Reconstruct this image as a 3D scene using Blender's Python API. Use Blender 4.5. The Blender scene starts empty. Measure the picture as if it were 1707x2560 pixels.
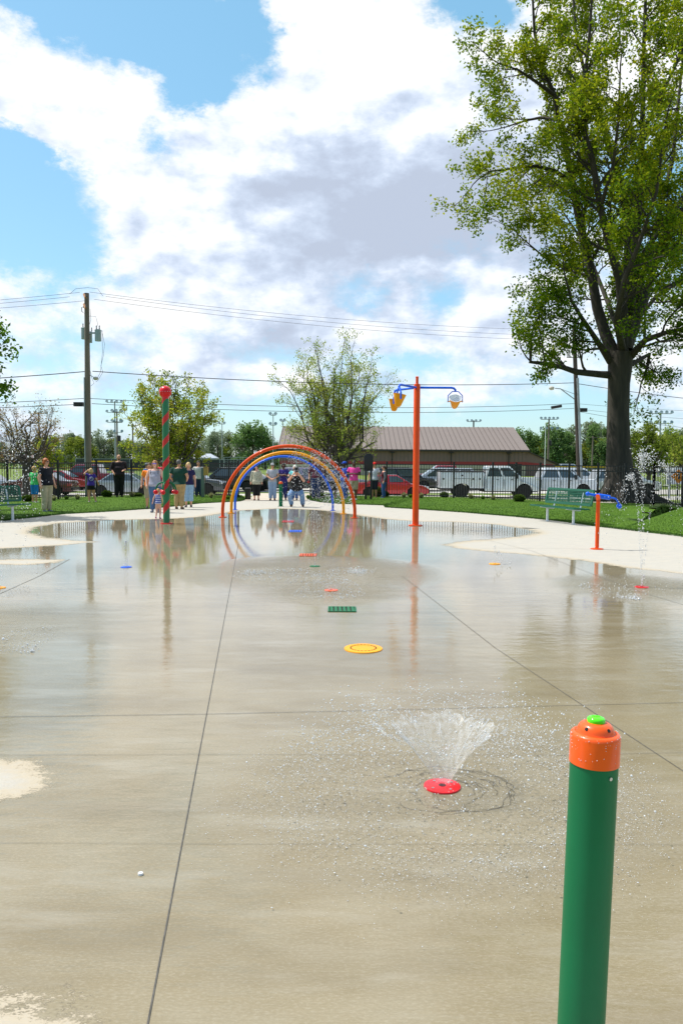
import bpy, bmesh, math, random
import numpy as np
from mathutils import Vector, Matrix
R = math.radians
rnd = random.Random(7)
nr = np.random.default_rng(11)
sc = bpy.context.scene
col = sc.collection

# ---------------------------------------------------------------- camera
F, CX, CY, CAMH = 1961.0, 853.5, 1280.0, 1.62
PITCH, ROLL = math.atan(132 / F), 0.0055
fw = Vector((0, math.cos(PITCH), -math.sin(PITCH)))
up0 = Vector((0, math.sin(PITCH), math.cos(PITCH)))
rt0 = Vector((1, 0, 0))
rt = rt0 * math.cos(ROLL) + up0 * math.sin(ROLL)
up = up0 * math.cos(ROLL) - rt0 * math.sin(ROLL)
camd = bpy.data.cameras.new('camera')
cam = bpy.data.objects.new('camera', camd); col.objects.link(cam)
m = Matrix.Identity(4)
for i in range(3):
    m[i][0], m[i][1], m[i][2] = rt[i], up[i], -fw[i]
m[2][3] = CAMH
cam.matrix_world = m
camd.sensor_fit = 'VERTICAL'; camd.sensor_height = 24.0
camd.lens = 24.0 * F / 2560
camd.clip_end = 3000; camd.clip_start = 0.05
sc.camera = cam

def ray(px, py):
    return fw + rt * ((px - CX) / F) + up * ((CY - py) / F)
def at(px, py, z=0.0):
    """ground point (height z) that the measured photo pixel shows"""
    r = ray(px, py); t = (z - CAMH) / r.z
    return Vector((r.x * t, r.y * t, z))
def atY(px, py, Y):
    r = ray(px, py); t = Y / r.y
    return Vector((r.x * t, Y, CAMH + r.z * t))

# ---------------------------------------------------------------- materials
def srgb(r, g, b):
    f = lambda c: (c / 255 / 12.92) if c / 255 <= .04045 else ((c / 255 + .055) / 1.055) ** 2.4
    return (f(r), f(g), f(b), 1)
MATS = {}
def nodes_of(mt):
    mt.use_nodes = True
    nt = mt.node_tree
    return nt, nt.nodes, nt.links, nt.nodes['Principled BSDF']
def mat(name, c, rough=.5, metal=0, var=.12, scale=8, bump=0, spec=.5, coat=0, trans=0, stretch=None):
    if name in MATS: return MATS[name]
    mt = bpy.data.materials.new(name); nt, N, L, b = nodes_of(mt)
    c = tuple(c[:3]) + (1,)
    tc = N.new('ShaderNodeTexCoord'); nz = N.new('ShaderNodeTexNoise')
    nz.inputs['Scale'].default_value = scale; nz.inputs['Detail'].default_value = 5
    if stretch:
        mp = N.new('ShaderNodeMapping'); mp.inputs['Scale'].default_value = stretch
        L.new(tc.outputs['Object'], mp.inputs['Vector']); L.new(mp.outputs[0], nz.inputs['Vector'])
    else:
        L.new(tc.outputs['Object'], nz.inputs['Vector'])
    rp = N.new('ShaderNodeValToRGB')
    rp.color_ramp.elements[0].position = .3; rp.color_ramp.elements[1].position = .7
    rp.color_ramp.elements[0].color = tuple(max(0, x * (1 - var)) for x in c[:3]) + (1,)
    rp.color_ramp.elements[1].color = tuple(min(1, x * (1 + var)) for x in c[:3]) + (1,)
    L.new(nz.outputs['Fac'], rp.inputs[0]); L.new(rp.outputs[0], b.inputs['Base Color'])
    mr = N.new('ShaderNodeMapRange'); mr.inputs['To Min'].default_value = rough * .8; mr.inputs['To Max'].default_value = min(1, rough * 1.2)
    L.new(nz.outputs['Fac'], mr.inputs['Value']); L.new(mr.outputs[0], b.inputs['Roughness'])
    b.inputs['Metallic'].default_value = metal
    b.inputs['Specular IOR Level'].default_value = spec
    if coat: b.inputs['Coat Weight'].default_value = coat; b.inputs['Coat Roughness'].default_value = .08
    if trans: b.inputs['Transmission Weight'].default_value = trans
    if bump:
        bp = N.new('ShaderNodeBump'); bp.inputs['Strength'].default_value = bump; bp.inputs['Distance'].default_value = .01
        L.new(nz.outputs['Fac'], bp.inputs['Height']); L.new(bp.outputs[0], b.inputs['Normal'])
    MATS[name] = mt
    return mt
def cloth(c, nm=None):
    nm = nm or 'cloth_%02x%02x%02x' % c
    return mat(nm, srgb(*c), .85, var=.16, scale=14, bump=.35)
def paint(name, c, **k):
    return mat(name, srgb(*c), k.get('rough', .28), var=.07, scale=5, spec=.3, coat=k.get('coat', .35))

# ---------------------------------------------------------------- mesh builder
class MB:
    def __init__(s): s.v = []; s.f = []; s.m = []; s.cur = 0
    def add(s, vs, fs):
        o = len(s.v); s.v += [tuple(v) for v in vs]
        for f in fs: s.f.append(tuple(i + o for i in f)); s.m.append(s.cur)
        return s
    def box(s, a, b, M=None):
        x0, y0, z0 = a; x1, y1, z1 = b
        vs = [(x0,y0,z0),(x1,y0,z0),(x1,y1,z0),(x0,y1,z0),(x0,y0,z1),(x1,y0,z1),(x1,y1,z1),(x0,y1,z1)]
        if M is not None: vs = [M @ Vector(v) for v in vs]
        return s.add(vs, [(0,3,2,1),(4,5,6,7),(0,1,5,4),(1,2,6,5),(2,3,7,6),(3,0,4,7)])
    def cbox(s, c, size, M=None):
        return s.box([c[i]-size[i]/2 for i in range(3)], [c[i]+size[i]/2 for i in range(3)], M)
    def tube(s, pts, rad, n=10, cap=True, flat=None):
        pts = [Vector(p) for p in pts]; k = len(pts)
        if not hasattr(rad, '__len__'): rad = [rad] * k
        vs = []; ref = None
        for i, p in enumerate(pts):
            t = (pts[min(i+1, k-1)] - pts[max(i-1, 0)])
            t = t.normalized() if t.length > 1e-9 else Vector((0,0,1))
            if ref is None:
                ref = Vector((1,0,0)) if abs(t.x) < .8 else Vector((0,1,0))
            a = (ref - t * ref.dot(t)).normalized(); ref = a; b = t.cross(a)
            r = rad[i]
            for j in range(n):
                th = 2*math.pi*j/n
                vs.append(p + (a*math.cos(th) + b*math.sin(th)) * r)
        fs = [(i*n+j, i*n+(j+1)%n, (i+1)*n+(j+1)%n, (i+1)*n+j) for i in range(k-1) for j in range(n)]
        if cap: fs += [tuple(range(n-1, -1, -1)), tuple((k-1)*n+j for j in range(n))]
        return s.add(vs, fs)
    def lathe(s, prof, n=24, o=(0,0,0), M=None, cap=True):
        vs = []; k = len(prof)
        for r, z in prof:
            for j in range(n):
                th = 2*math.pi*j/n
                v = Vector((r*math.cos(th), r*math.sin(th), z))
                if M is not None: v = M @ v
                vs.append(v + Vector(o))
        fs = [(i*n+j, i*n+(j+1)%n, (i+1)*n+(j+1)%n, (i+1)*n+j) for i in range(k-1) for j in range(n)]
        if cap and prof[0][0] > 1e-6: fs.append(tuple(range(n-1, -1, -1)))
        if cap and prof[-1][0] > 1e-6: fs.append(tuple((k-1)*n+j for j in range(n)))
        return s.add(vs, fs)
    def loft(s, rings, n=16):
        """rings: (center, rx, ry)"""
        vs = []
        for c, rx, ry in rings:
            for j in range(n):
                th = 2*math.pi*j/n
                vs.append((c[0]+rx*math.cos(th), c[1]+ry*math.sin(th), c[2]))
        k = len(rings)
        fs = [(i*n+j, i*n+(j+1)%n, (i+1)*n+(j+1)%n, (i+1)*n+j) for i in range(k-1) for j in range(n)]
        fs += [tuple(range(n-1, -1, -1)), tuple((k-1)*n+j for j in range(n))]
        return s.add(vs, fs)
    def ball(s, c, r, n=14, k=8, M=None):
        if not hasattr(r, '__len__'): r = (r, r, r)
        vs = []; fs = []
        for i in range(k+1):
            ph = math.pi*i/k - math.pi/2
            for j in range(n):
                th = 2*math.pi*j/n
                v = Vector((r[0]*math.cos(ph)*math.cos(th), r[1]*math.cos(ph)*math.sin(th), r[2]*math.sin(ph)))
                if M is not None: v = M @ v
                vs.append(v + Vector(c))
        for i in range(k):
            for j in range(n): fs.append((i*n+j, i*n+(j+1)%n, (i+1)*n+(j+1)%n, (i+1)*n+j))
        return s.add(vs, fs)
    def prism(s, poly, y0, y1, M=None):
        """poly: (x,z) outline, extruded along y"""
        n = len(poly)
        vs = [Vector((x, y0, z)) for x, z in poly] + [Vector((x, y1, z)) for x, z in poly]
        if M is not None: vs = [M @ v for v in vs]
        fs = [(i, (i+1)%n, n+(i+1)%n, n+i) for i in range(n)]
        fs += [tuple(range(n-1, -1, -1)), tuple(range(n, 2*n))]
        return s.add(vs, fs)
    def build(s, name, mats, parent=None, smooth=True, loc=None, angle=38, bevel=0, remesh=0):
        me = bpy.data.meshes.new(name)
        me.from_pydata(s.v, [], s.f)
        if not isinstance(mats, (list, tuple)): mats = [mats]
        for mt in mats: me.materials.append(mt)
        if len(mats) > 1: me.polygons.foreach_set('material_index', s.m)
        if bevel:
            bm = bmesh.new(); bm.from_mesh(me)
            bmesh.ops.remove_doubles(bm, verts=bm.verts, dist=1e-5)
            es = [e for e in bm.edges if len(e.link_faces) == 2 and e.calc_face_angle(0) > .6]
            bmesh.ops.bevel(bm, geom=es, offset=bevel, segments=2, affect='EDGES', profile=.6, clamp_overlap=True)
            bm.to_mesh(me); bm.free()
        bm = bmesh.new(); bm.from_mesh(me)
        if len(bm.faces) < 60000: bmesh.ops.recalc_face_normals(bm, faces=bm.faces)
        bm.to_mesh(me); bm.free()
        if smooth:
            me.polygons.foreach_set('use_smooth', [True]*len(me.polygons))
            me.set_sharp_from_angle(angle=R(angle))
        me.update()
        o = bpy.data.objects.new(name, me); col.objects.link(o)
        if parent is not None: o.parent = parent
        if loc is not None: o.location = loc
        if remesh:
            mo = o.modifiers.new('r', 'REMESH'); mo.mode = 'VOXEL'; mo.voxel_size = remesh; mo.use_smooth_shade = True
            ms = o.modifiers.new('s', 'SMOOTH'); ms.factor = .5; ms.iterations = 3
            REM.append(o)
        return o
REM = []
def tag(o, label=None, cat=None, group=None, kind=None):
    if label: o['label'] = label
    if cat: o['category'] = cat
    if group: o['group'] = group
    if kind: o['kind'] = kind
    return o
def thing(name, loc, label, cat, group=None, rz=0):
    o = bpy.data.objects.new(name, None); col.objects.link(o)
    o.empty_display_size = .1; o.location = loc; o.rotation_euler = (0, 0, rz)
    return tag(o, label, cat, group)
def kids(o): return KID.get(o.name) or [c for c in bpy.data.objects if c.parent == o]
KID = {}
def copy_tree(o, label=None, parent=None):
    c = o.copy(); col.objects.link(c)
    if parent is not None: c.parent = parent
    if label: c['label'] = label
    for ch in list(o.children): copy_tree(ch, None, c)
    return c
def raw_mesh(name, V, Fq, mats, attrs=None, smooth=False):
    """numpy arrays -> mesh object; Fq (n,k) faces of equal size"""
    V = np.asarray(V, np.float32); Fq = np.asarray(Fq, np.int32)
    me = bpy.data.meshes.new(name); k = Fq.shape[1]
    me.vertices.add(len(V)); me.vertices.foreach_set('co', V.ravel())
    me.loops.add(Fq.size); me.loops.foreach_set('vertex_index', Fq.ravel())
    me.polygons.add(len(Fq)); me.polygons.foreach_set('loop_start', np.arange(0, Fq.size, k, dtype=np.int32))
    me.polygons.foreach_set('loop_total', np.full(len(Fq), k, np.int32))
    me.update(calc_edges=True)
    for n_, dom, arr in (attrs or []):
        a = me.attributes.new(n_, 'FLOAT', dom); a.data.foreach_set('value', np.asarray(arr, np.float32))
    if smooth: me.polygons.foreach_set('use_smooth', np.ones(len(Fq), bool))
    for mt in (mats if isinstance(mats, (list, tuple)) else [mats]): me.materials.append(mt)
    me.validate()
    return me
def link(name, me, parent=None):
    o = bpy.data.objects.new(name, me); col.objects.link(o)
    if parent is not None: o.parent = parent
    return o

# ---------------------------------------------------------------- light, world
SUN = Vector((-.60, .20, 1.06)).normalized()
sd = bpy.data.lights.new('sun', 'SUN'); sd.energy = 4.6; sd.angle = R(.53); sd.color = (1, .965, .90)
so = bpy.data.objects.new('sun', sd); col.objects.link(so)
so.rotation_euler = SUN.to_track_quat('Z', 'Y').to_euler(); so.location = (0, 0, 30)
W = bpy.data.worlds.new('World'); sc.world = W; W.use_nodes = True
nt = W.node_tree; N = nt.nodes; L = nt.links
bg = N['Background']; bg.inputs['Strength'].default_value = .10
sky = N.new('ShaderNodeTexSky'); sky.sky_type = 'NISHITA'; sky.sun_disc = False
sky.sun_elevation = math.asin(SUN.z); sky.sun_rotation = math.atan2(SUN.x, SUN.y)
sky.air_density = 1.0; sky.dust_density = .6; sky.ozone_density = 1.2
tc = N.new('ShaderNodeTexCoord')
def vm(op, a, b=None, sc_=None):
    n = N.new('ShaderNodeVectorMath'); n.operation = op
    for i, x in enumerate((a, b)):
        if x is None: continue
        if hasattr(x, 'is_output'): L.new(x, n.inputs[i])
        else: n.inputs[i].default_value = x
    if sc_ is not None:
        if hasattr(sc_, 'is_output'): L.new(sc_, n.inputs['Scale'])
        else: n.inputs['Scale'].default_value = sc_
    return n
def ma(op, a, b=None, c=None, clamp=False):
    n = N.new('ShaderNodeMath'); n.operation = op; n.use_clamp = clamp
    for i, x in enumerate((a, b, c)):
        if x is None: continue
        if hasattr(x, 'is_output'): L.new(x, n.inputs[i])
        else: n.inputs[i].default_value = x
    return n.outputs[0]
def noise(vec, scale, detail=6, rough=.55):
    n = N.new('ShaderNodeTexNoise'); n.inputs['Scale'].default_value = scale
    n.inputs['Detail'].default_value = detail; n.inputs['Roughness'].default_value = rough
    L.new(vec, n.inputs['Vector']); return n
dirv = vm('NORMALIZE', tc.outputs['Generated']).outputs[0]
# clouds flatten towards the horizon: noise is sampled on a stretched copy of the direction
mp = N.new('ShaderNodeMapping'); mp.inputs['Scale'].default_value = (1, 1, 1.7); L.new(dirv, mp.inputs['Vector'])
st = mp.outputs[0]
wn = noise(st, 4.5, 10, .68)
warp = vm('SCALE', vm('SUBTRACT', wn.outputs['Color'], (.5, .5, .5)).outputs[0], sc_=.16).outputs[0]
wd = vm('ADD', dirv, warp).outputs[0]
sep = N.new('ShaderNodeSeparateXYZ'); L.new(wd, sep.inputs[0])
az = ma('ARCTAN2', sep.outputs[0], sep.outputs[1])
el = ma('ARCSINE', ma('MINIMUM', ma('MAXIMUM', sep.outputs[2], -1.0), 1.0))
def azel(px, py):
    r = ray(px, py).normalized(); return math.atan2(r.x, r.y), math.asin(r.z)
def blob(px, py, rx, ry, w):
    a, e = azel(px, py)
    rx /= F; ry /= F
    u = ma('DIVIDE', ma('SUBTRACT', az, a), rx); v = ma('DIVIDE', ma('SUBTRACT', el, e), ry)
    d = ma('ADD', ma('MULTIPLY', u, u), ma('MULTIPLY', v, v))
    return ma('MULTIPLY', ma('EXPONENT', ma('MULTIPLY', d, -1.0)), w)
def blobs(lst):
    s = None
    for b in lst:
        x = blob(*b); s = x if s is None else ma('ADD', s, x)
    return s
holes = blobs([(400, 85, 200, 85, 1.3), (200, 0, 260, 45, 1.1), (640, 50, 60, 100, .8), (490, 190, 60, 60, .9), (50, 545, 180, 130, 1.25), (10, 400, 90, 100, .85), (180, 700, 70, 90, .5),
               (400, 345, 60, 55, .8), (1170, 5, 110, 70, 1.3), (930, 700, 120, 40, .5), (1120, 745, 60, 50, .42),
               (120, 830, 200, 40, .35), (560, 720, 90, 50, .0), (1500, 900, 220, 70, .45), (250, 1010, 320, 70, .55), (640, 1060, 300, 80, .65), (1150, 1020, 300, 80, .65), (760, 890, 260, 40, .4), (1500, 1060, 300, 80, .6), (150, 900, 160, 30, .4), (430, 840, 120, 40, .3), (1050, 880, 150, 40, .4),
               (190, 350, 120, 60, -1.1), (60, 250, 90, 60, -.6), (1900, 500, 400, 200, 1.2), (-500, 300, 300, 300, 1.0), (-350, 900, 250, 120, .7)])
det = noise(st, 11.0, 12, .68)
big = noise(st, 2.2, 3, .5)
cov = ma('SUBTRACT', 1.0, holes)
# behind the viewer the sky is broken cloud
bk = N.new('ShaderNodeMapRange'); L.new(dirv, N.new('ShaderNodeSeparateXYZ').inputs[0])
sp2 = [n for n in N if n.bl_idname == 'ShaderNodeSeparateXYZ'][-1]
bk.inputs['From Min'].default_value = .35; bk.inputs['From Max'].default_value = -.1
L.new(sp2.outputs[1], bk.inputs['Value'])
cov = ma('SUBTRACT', cov, ma('MULTIPLY', bk.outputs[0], .72))
cov = ma('ADD', cov, ma('MULTIPLY', ma('SUBTRACT', det.outputs['Fac'], .5), 1.5))
cov = ma('ADD', cov, ma('MULTIPLY', ma('SUBTRACT', big.outputs['Fac'], .5), .5))
cm = N.new('ShaderNodeMapRange'); cm.interpolation_type = 'SMOOTHSTEP'
cm.inputs['From Min'].default_value = .18; cm.inputs['From Max'].default_value = .84; L.new(cov, cm.inputs['Value'])
shade = blobs([(1000, 430, 330, 110, .30), (880, 570, 380, 130, .58), (1150, 560, 300, 170, .38), (560, 600, 160, 130, .15), (700, 730, 330, 60, .22), (620, 870, 200, 45, .45), (250, 880, 160, 50, .3),
               (960, 820, 250, 45, .2), (1290, 450, 200, 200, .4), (400, 1000, 500, 60, .35), (1100, 1060, 600, 60, .35), (330, 760, 160, 30, .2), (100, 300, 150, 30, .15), (1050, 930, 300, 30, .2)])
sn = noise(st, 7.0, 10, .62)
r1_ = noise(vm('ADD', st, (-.018, .0, .030)).outputs[0], 11.0, 6, .55); r0_ = noise(st, 11.0, 6, .55)
relief = ma('MULTIPLY', ma('SUBTRACT', r1_.outputs['Fac'], r0_.outputs['Fac']), 2.0)
shf = ma('ADD', shade, ma('MULTIPLY', ma('SUBTRACT', sn.outputs['Fac'], .5), 1.3))
low = N.new('ShaderNodeMapRange'); low.inputs[1].default_value = .42; low.inputs[2].default_value = .02; low.inputs[3].default_value = 0; low.inputs[4].default_value = .22
L.new(el, low.inputs[0]); shf = ma('ADD', ma('ADD', ma('ADD', shf, relief), low.outputs[0]), .07)
cr = N.new('ShaderNodeValToRGB'); e = cr.color_ramp.elements; cr.color_ramp.interpolation = 'B_SPLINE'
e[0].position = .0; e[0].color = (1.0, 1.0, 1.0, 1); e[1].position = 1.0; e[1].color = (.48, .545, .67, 1)
for q, c in ((.22, (.98, 1.0, 1.0, 1)), (.42, (.80, .88, 1.0, 1)), (.66, (.60, .70, .86, 1))):
    x = e.new(q); x.color = c
L.new(shf, cr.inputs[0])
cc = N.new('ShaderNodeMixRGB'); cc.blend_type = 'MULTIPLY'; cc.inputs[0].default_value = 1; L.new(cr.outputs[0], cc.inputs[1]); cc.inputs[2].default_value = (10.0, 10.0, 10.1, 1)
# tint added to the sky, weaker behind the viewer to lower the fill light
skb = N.new('ShaderNodeMixRGB'); skb.blend_type = 'ADD'; skb.inputs[0].default_value = 1.0
L.new(sky.outputs[0], skb.inputs[1]); skb.inputs[2].default_value = (.9, 2.75, 3.7, 1)
mx = N.new('ShaderNodeMixRGB'); L.new(cm.outputs[0], mx.inputs[0]); L.new(skb.outputs[0], mx.inputs[1]); L.new(cc.outputs[0], mx.inputs[2])
mx_out = mx.outputs[0]
L.new(mx_out, bg.inputs['Color'])
fa = N.new('ShaderNodeMapRange'); fa.inputs[1].default_value = .35; fa.inputs[2].default_value = -.2; fa.inputs[3].default_value = 1; fa.inputs[4].default_value = .45
L.new(sp2.outputs[1], fa.inputs[0]); L.new(fa.outputs[0], skb.inputs[0])
sc.view_settings.view_transform = 'Standard'; sc.view_settings.look = 'None'
sc.view_settings.exposure = .12; sc.view_settings.gamma = 1
sc.render.engine = 'CYCLES'
sc.cycles.max_bounces = 6; sc.cycles.transparent_max_bounces = 12
sc.cycles.sample_clamp_indirect = 4
sc.cycles.use_denoising = True
# ================================================================ ground
def smooth(t): t = max(0, min(1, t)); return t*t*(3-2*t)
# pavement edge (photo pixel -> ground), left and right of the walkway gap
EDGE_L = [at(*p) for p in [(-260,1345),(-120,1322),(0,1304),(80,1295),(160,1286),(270,1280),(370,1273),(440,1266),(500,1259),(560,1256),(598,1254),(611,1251),(613,1248)]]
EDGE_R = [at(*p) for p in [(768,1246),(776,1251),(800,1256),(850,1260),(960,1264),(962,1269),(1045,1274),(1160,1282),(1280,1292),(1400,1304),(1490,1317),(1600,1330),(1707,1343),(1850,1368),(2000,1400)]]
POST_L = [(-150,1262),(-60,1256),(21,1252),(84,1251),(147,1250),(243,1244),(330,1241),(420,1240),(505,1241),(573,1244),(596,1245)]
POST_R = [(776,1243),(868,1243),(966,1244),(1045,1245),(1133,1247),(1230,1250),(1288,1252),(1348,1255),(1420,1257),(1492,1258),(1560,1260),(1631,1262),(1705,1270),(1790,1284)]
def fence_y(x):
    pts = sorted([tuple(at(*p)[:2]) for p in POST_L + POST_R])
    if x <= pts[0][0]: return pts[0][1]
    for (x0, y0), (x1, y1) in zip(pts, pts[1:]):
        if x0 <= x <= x1: return y0 + (y1-y0)*(x-x0)/max(1e-6, x1-x0)
    return pts[-1][1]
LOT = -.80
def tz(x, y):
    fy = max(fence_y(x), 30.5)
    t = (y - (fy + 2.0)) / (46.0 - fy - 2.0)
    return -.045 + (LOT - .0 + .045) * smooth(t)
def grass_mat(name, c0, c1, c2, stripes=True):
    mt = bpy.data.materials.new(name); nt, N, L, b = nodes_of(mt)
    tc = N.new('ShaderNodeTexCoord')
    n1 = N.new('ShaderNodeTexNoise'); n1.inputs['Scale'].default_value = .5; n1.inputs['Detail'].default_value = 6
    n2 = N.new('ShaderNodeTexNoise'); n2.inputs['Scale'].default_value = 22; n2.inputs['Detail'].default_value = 8
    mp = N.new('ShaderNodeMapping'); mp.inputs['Scale'].default_value = (.22, 3.2, 1)
    n3 = N.new('ShaderNodeTexNoise'); n3.inputs['Scale'].default_value = 1.0; n3.inputs['Detail'].default_value = 2
    L.new(tc.outputs['Object'], n1.inputs['Vector']); L.new(tc.outputs['Object'], n2.inputs['Vector'])
    L.new(tc.outputs['Object'], mp.inputs['Vector']); L.new(mp.outputs[0], n3.inputs['Vector'])
    a = N.new('ShaderNodeMath'); a.operation = 'MULTIPLY_ADD'; a.inputs[1].default_value = .45
    L.new(n2.outputs['Fac'], a.inputs[0]); 
    a2 = N.new('ShaderNodeMath'); a2.operation = 'MULTIPLY_ADD'; a2.inputs[1].default_value = .75 if stripes else .1
    L.new(n3.outputs['Fac'], a2.inputs[0]); L.new(n1.outputs['Fac'], a2.inputs[2])
    L.new(a2.outputs[0], a.inputs[2])
    rp = N.new('ShaderNodeValToRGB'); e = rp.color_ramp.elements
    e[0].position = .62; e[0].color = c0; e[1].position = 1.15 if False else 1.0; e[1].color = c2
    k = e.new(.82); k.color = c1
    L.new(a.outputs[0], rp.inputs[0]); L.new(rp.outputs[0], b.inputs['Base Color'])
    b.inputs['Roughness'].default_value = .9; b.inputs['Specular IOR Level'].default_value = .15
    bp = N.new('ShaderNodeBump'); bp.inputs['Strength'].default_value = .6; bp.inputs['Distance'].default_value = .03
    L.new(n2.outputs['Fac'], bp.inputs['Height']); L.new(bp.outputs[0], b.inputs['Normal'])
    return mt
G_LAWN = grass_mat('lawn_grass', (.017,.052,.002,1), (.034,.092,.004,1), (.070,.145,.008,1))
G_FAR = grass_mat('field_grass', (.10,.16,.030,1), (.15,.21,.045,1), (.22,.25,.085,1), False)
# terrain
xs = np.concatenate([np.linspace(-600, -60, 12), np.linspace(-50, 50, 81), np.linspace(60, 600, 12)])
ys = np.concatenate([np.linspace(-60, 26, 12), np.linspace(28, 50, 45), np.linspace(52, 120, 20), np.geomspace(130, 1500, 14)])
V = [(x, y, tz(x, y)) for y in ys for x in xs]
nx = len(xs)
Fq = [(j*nx+i, j*nx+i+1, (j+1)*nx+i+1, (j+1)*nx+i) for j in range(len(ys)-1) for i in range(nx-1)]
ground = tag(link('ground', raw_mesh('ground', V, Fq, G_FAR, smooth=True)), 'pale green mown field reaching to the trees', 'ground', kind='structure')

# wet / dry concrete pad
def poly(pts): return np.array([tuple(at(*p)[:2]) for p in pts])
def inside(P, x, y):
    c = np.zeros(x.shape, bool); n = len(P)
    for i in range(n):
        x0, y0 = P[i]; x1, y1 = P[(i+1) % n]
        if y0 == y1: continue
        c ^= ((y0 > y) != (y1 > y)) & (x < (x1-x0)*(y-y0)/(y1-y0)+x0)
    return c
def dist(P, x, y):
    d = np.full(x.shape, 1e9); n = len(P)
    for i in range(n):
        a = P[i]; b = P[(i+1) % n]; ab = b-a; q = max(1e-12, ab@ab)
        t = np.clip(((x-a[0])*ab[0]+(y-a[1])*ab[1])/q, 0, 1)
        d = np.minimum(d, np.hypot(x-a[0]-t*ab[0], y-a[1]-t*ab[1]))
    return np.where(inside(P, x, y), -d, d)
WET = poly([(-2600,1560),(-400,1418),(-100,1408),(60,1412),(150,1405),(158,1399),(60,1398),(-100,1402),(-400,1404),(-400,1366),(-60,1372),(30,1370),(150,1363),(236,1355),(190,1351),(110,1344),(70,1330),(90,1317),(150,1307),(280,1300),(420,1297),(500,1292),(560,1282),(600,1276),(700,1271),(800,1275),(880,1286),(960,1297),(1040,1303),(1150,1305),(1240,1311),(1325,1324),(1345,1332),(1300,1342),(1220,1349),(1150,1354),(1110,1362),(1150,1371),(1230,1379),(1330,1387),(1450,1400),(1560,1418),(1707,1434),(2600,1500),(4200,1600),(9000,2900),(-8000,2900)])
DRY = [poly([(-300,1870),(-60,1895),(0,1898),(70,1912),(125,1935),(110,1965),(60,1988),(0,2000),(-300,2040)]),
       poly([(-300,2480),(-40,2488),(20,2496),(90,2515),(150,2535),(185,2562),(200,2640),(-300,2900)])]
gx = np.concatenate([np.arange(-10.5, -3.2, .09), np.arange(-3.2, 3.2, .045), np.arange(3.2, 10.6, .09)])
gy = np.concatenate([np.arange(.4, 5, .045), np.arange(5, 14, .08), np.arange(14, 31.6, .10)])
X, Y = np.meshgrid(gx, gy)
wet = np.clip(.5 - dist(WET, X, Y) / (.04 * np.clip(Y, 3, 30)), 0, 1)
for D in DRY:
    wet = np.minimum(wet, np.clip(.5 + dist(D, X, Y) / .40, 0, 1))
def sq(px, py, r0, r1):
    p = at(px, py); d = np.hypot(X-p.x, Y-p.y)
    return np.clip((r1-d)/(r1-r0), 0, 1)
still = np.clip((Y-3.5)/7.5, 0, 1)**.8
rip = np.maximum.reduce([sq(1105, 1967, .75, 1.25), .9*sq(787, 1430, .9, 2.0), .9*sq(828, 1476, .4, 1.1), .6*sq(1603, 1468, .3, 1.3), .4*sq(30, 1560, .4, 1.4)])
nx = len(gx)
V = np.stack([X.ravel(), Y.ravel(), np.zeros(X.size)], 1)
ii, jj = np.meshgrid(np.arange(nx-1), np.arange(len(gy)-1)); k = (jj*nx+ii).ravel()
Fq = np.stack([k, k+1, k+1+nx, k+nx], 1)
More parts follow.
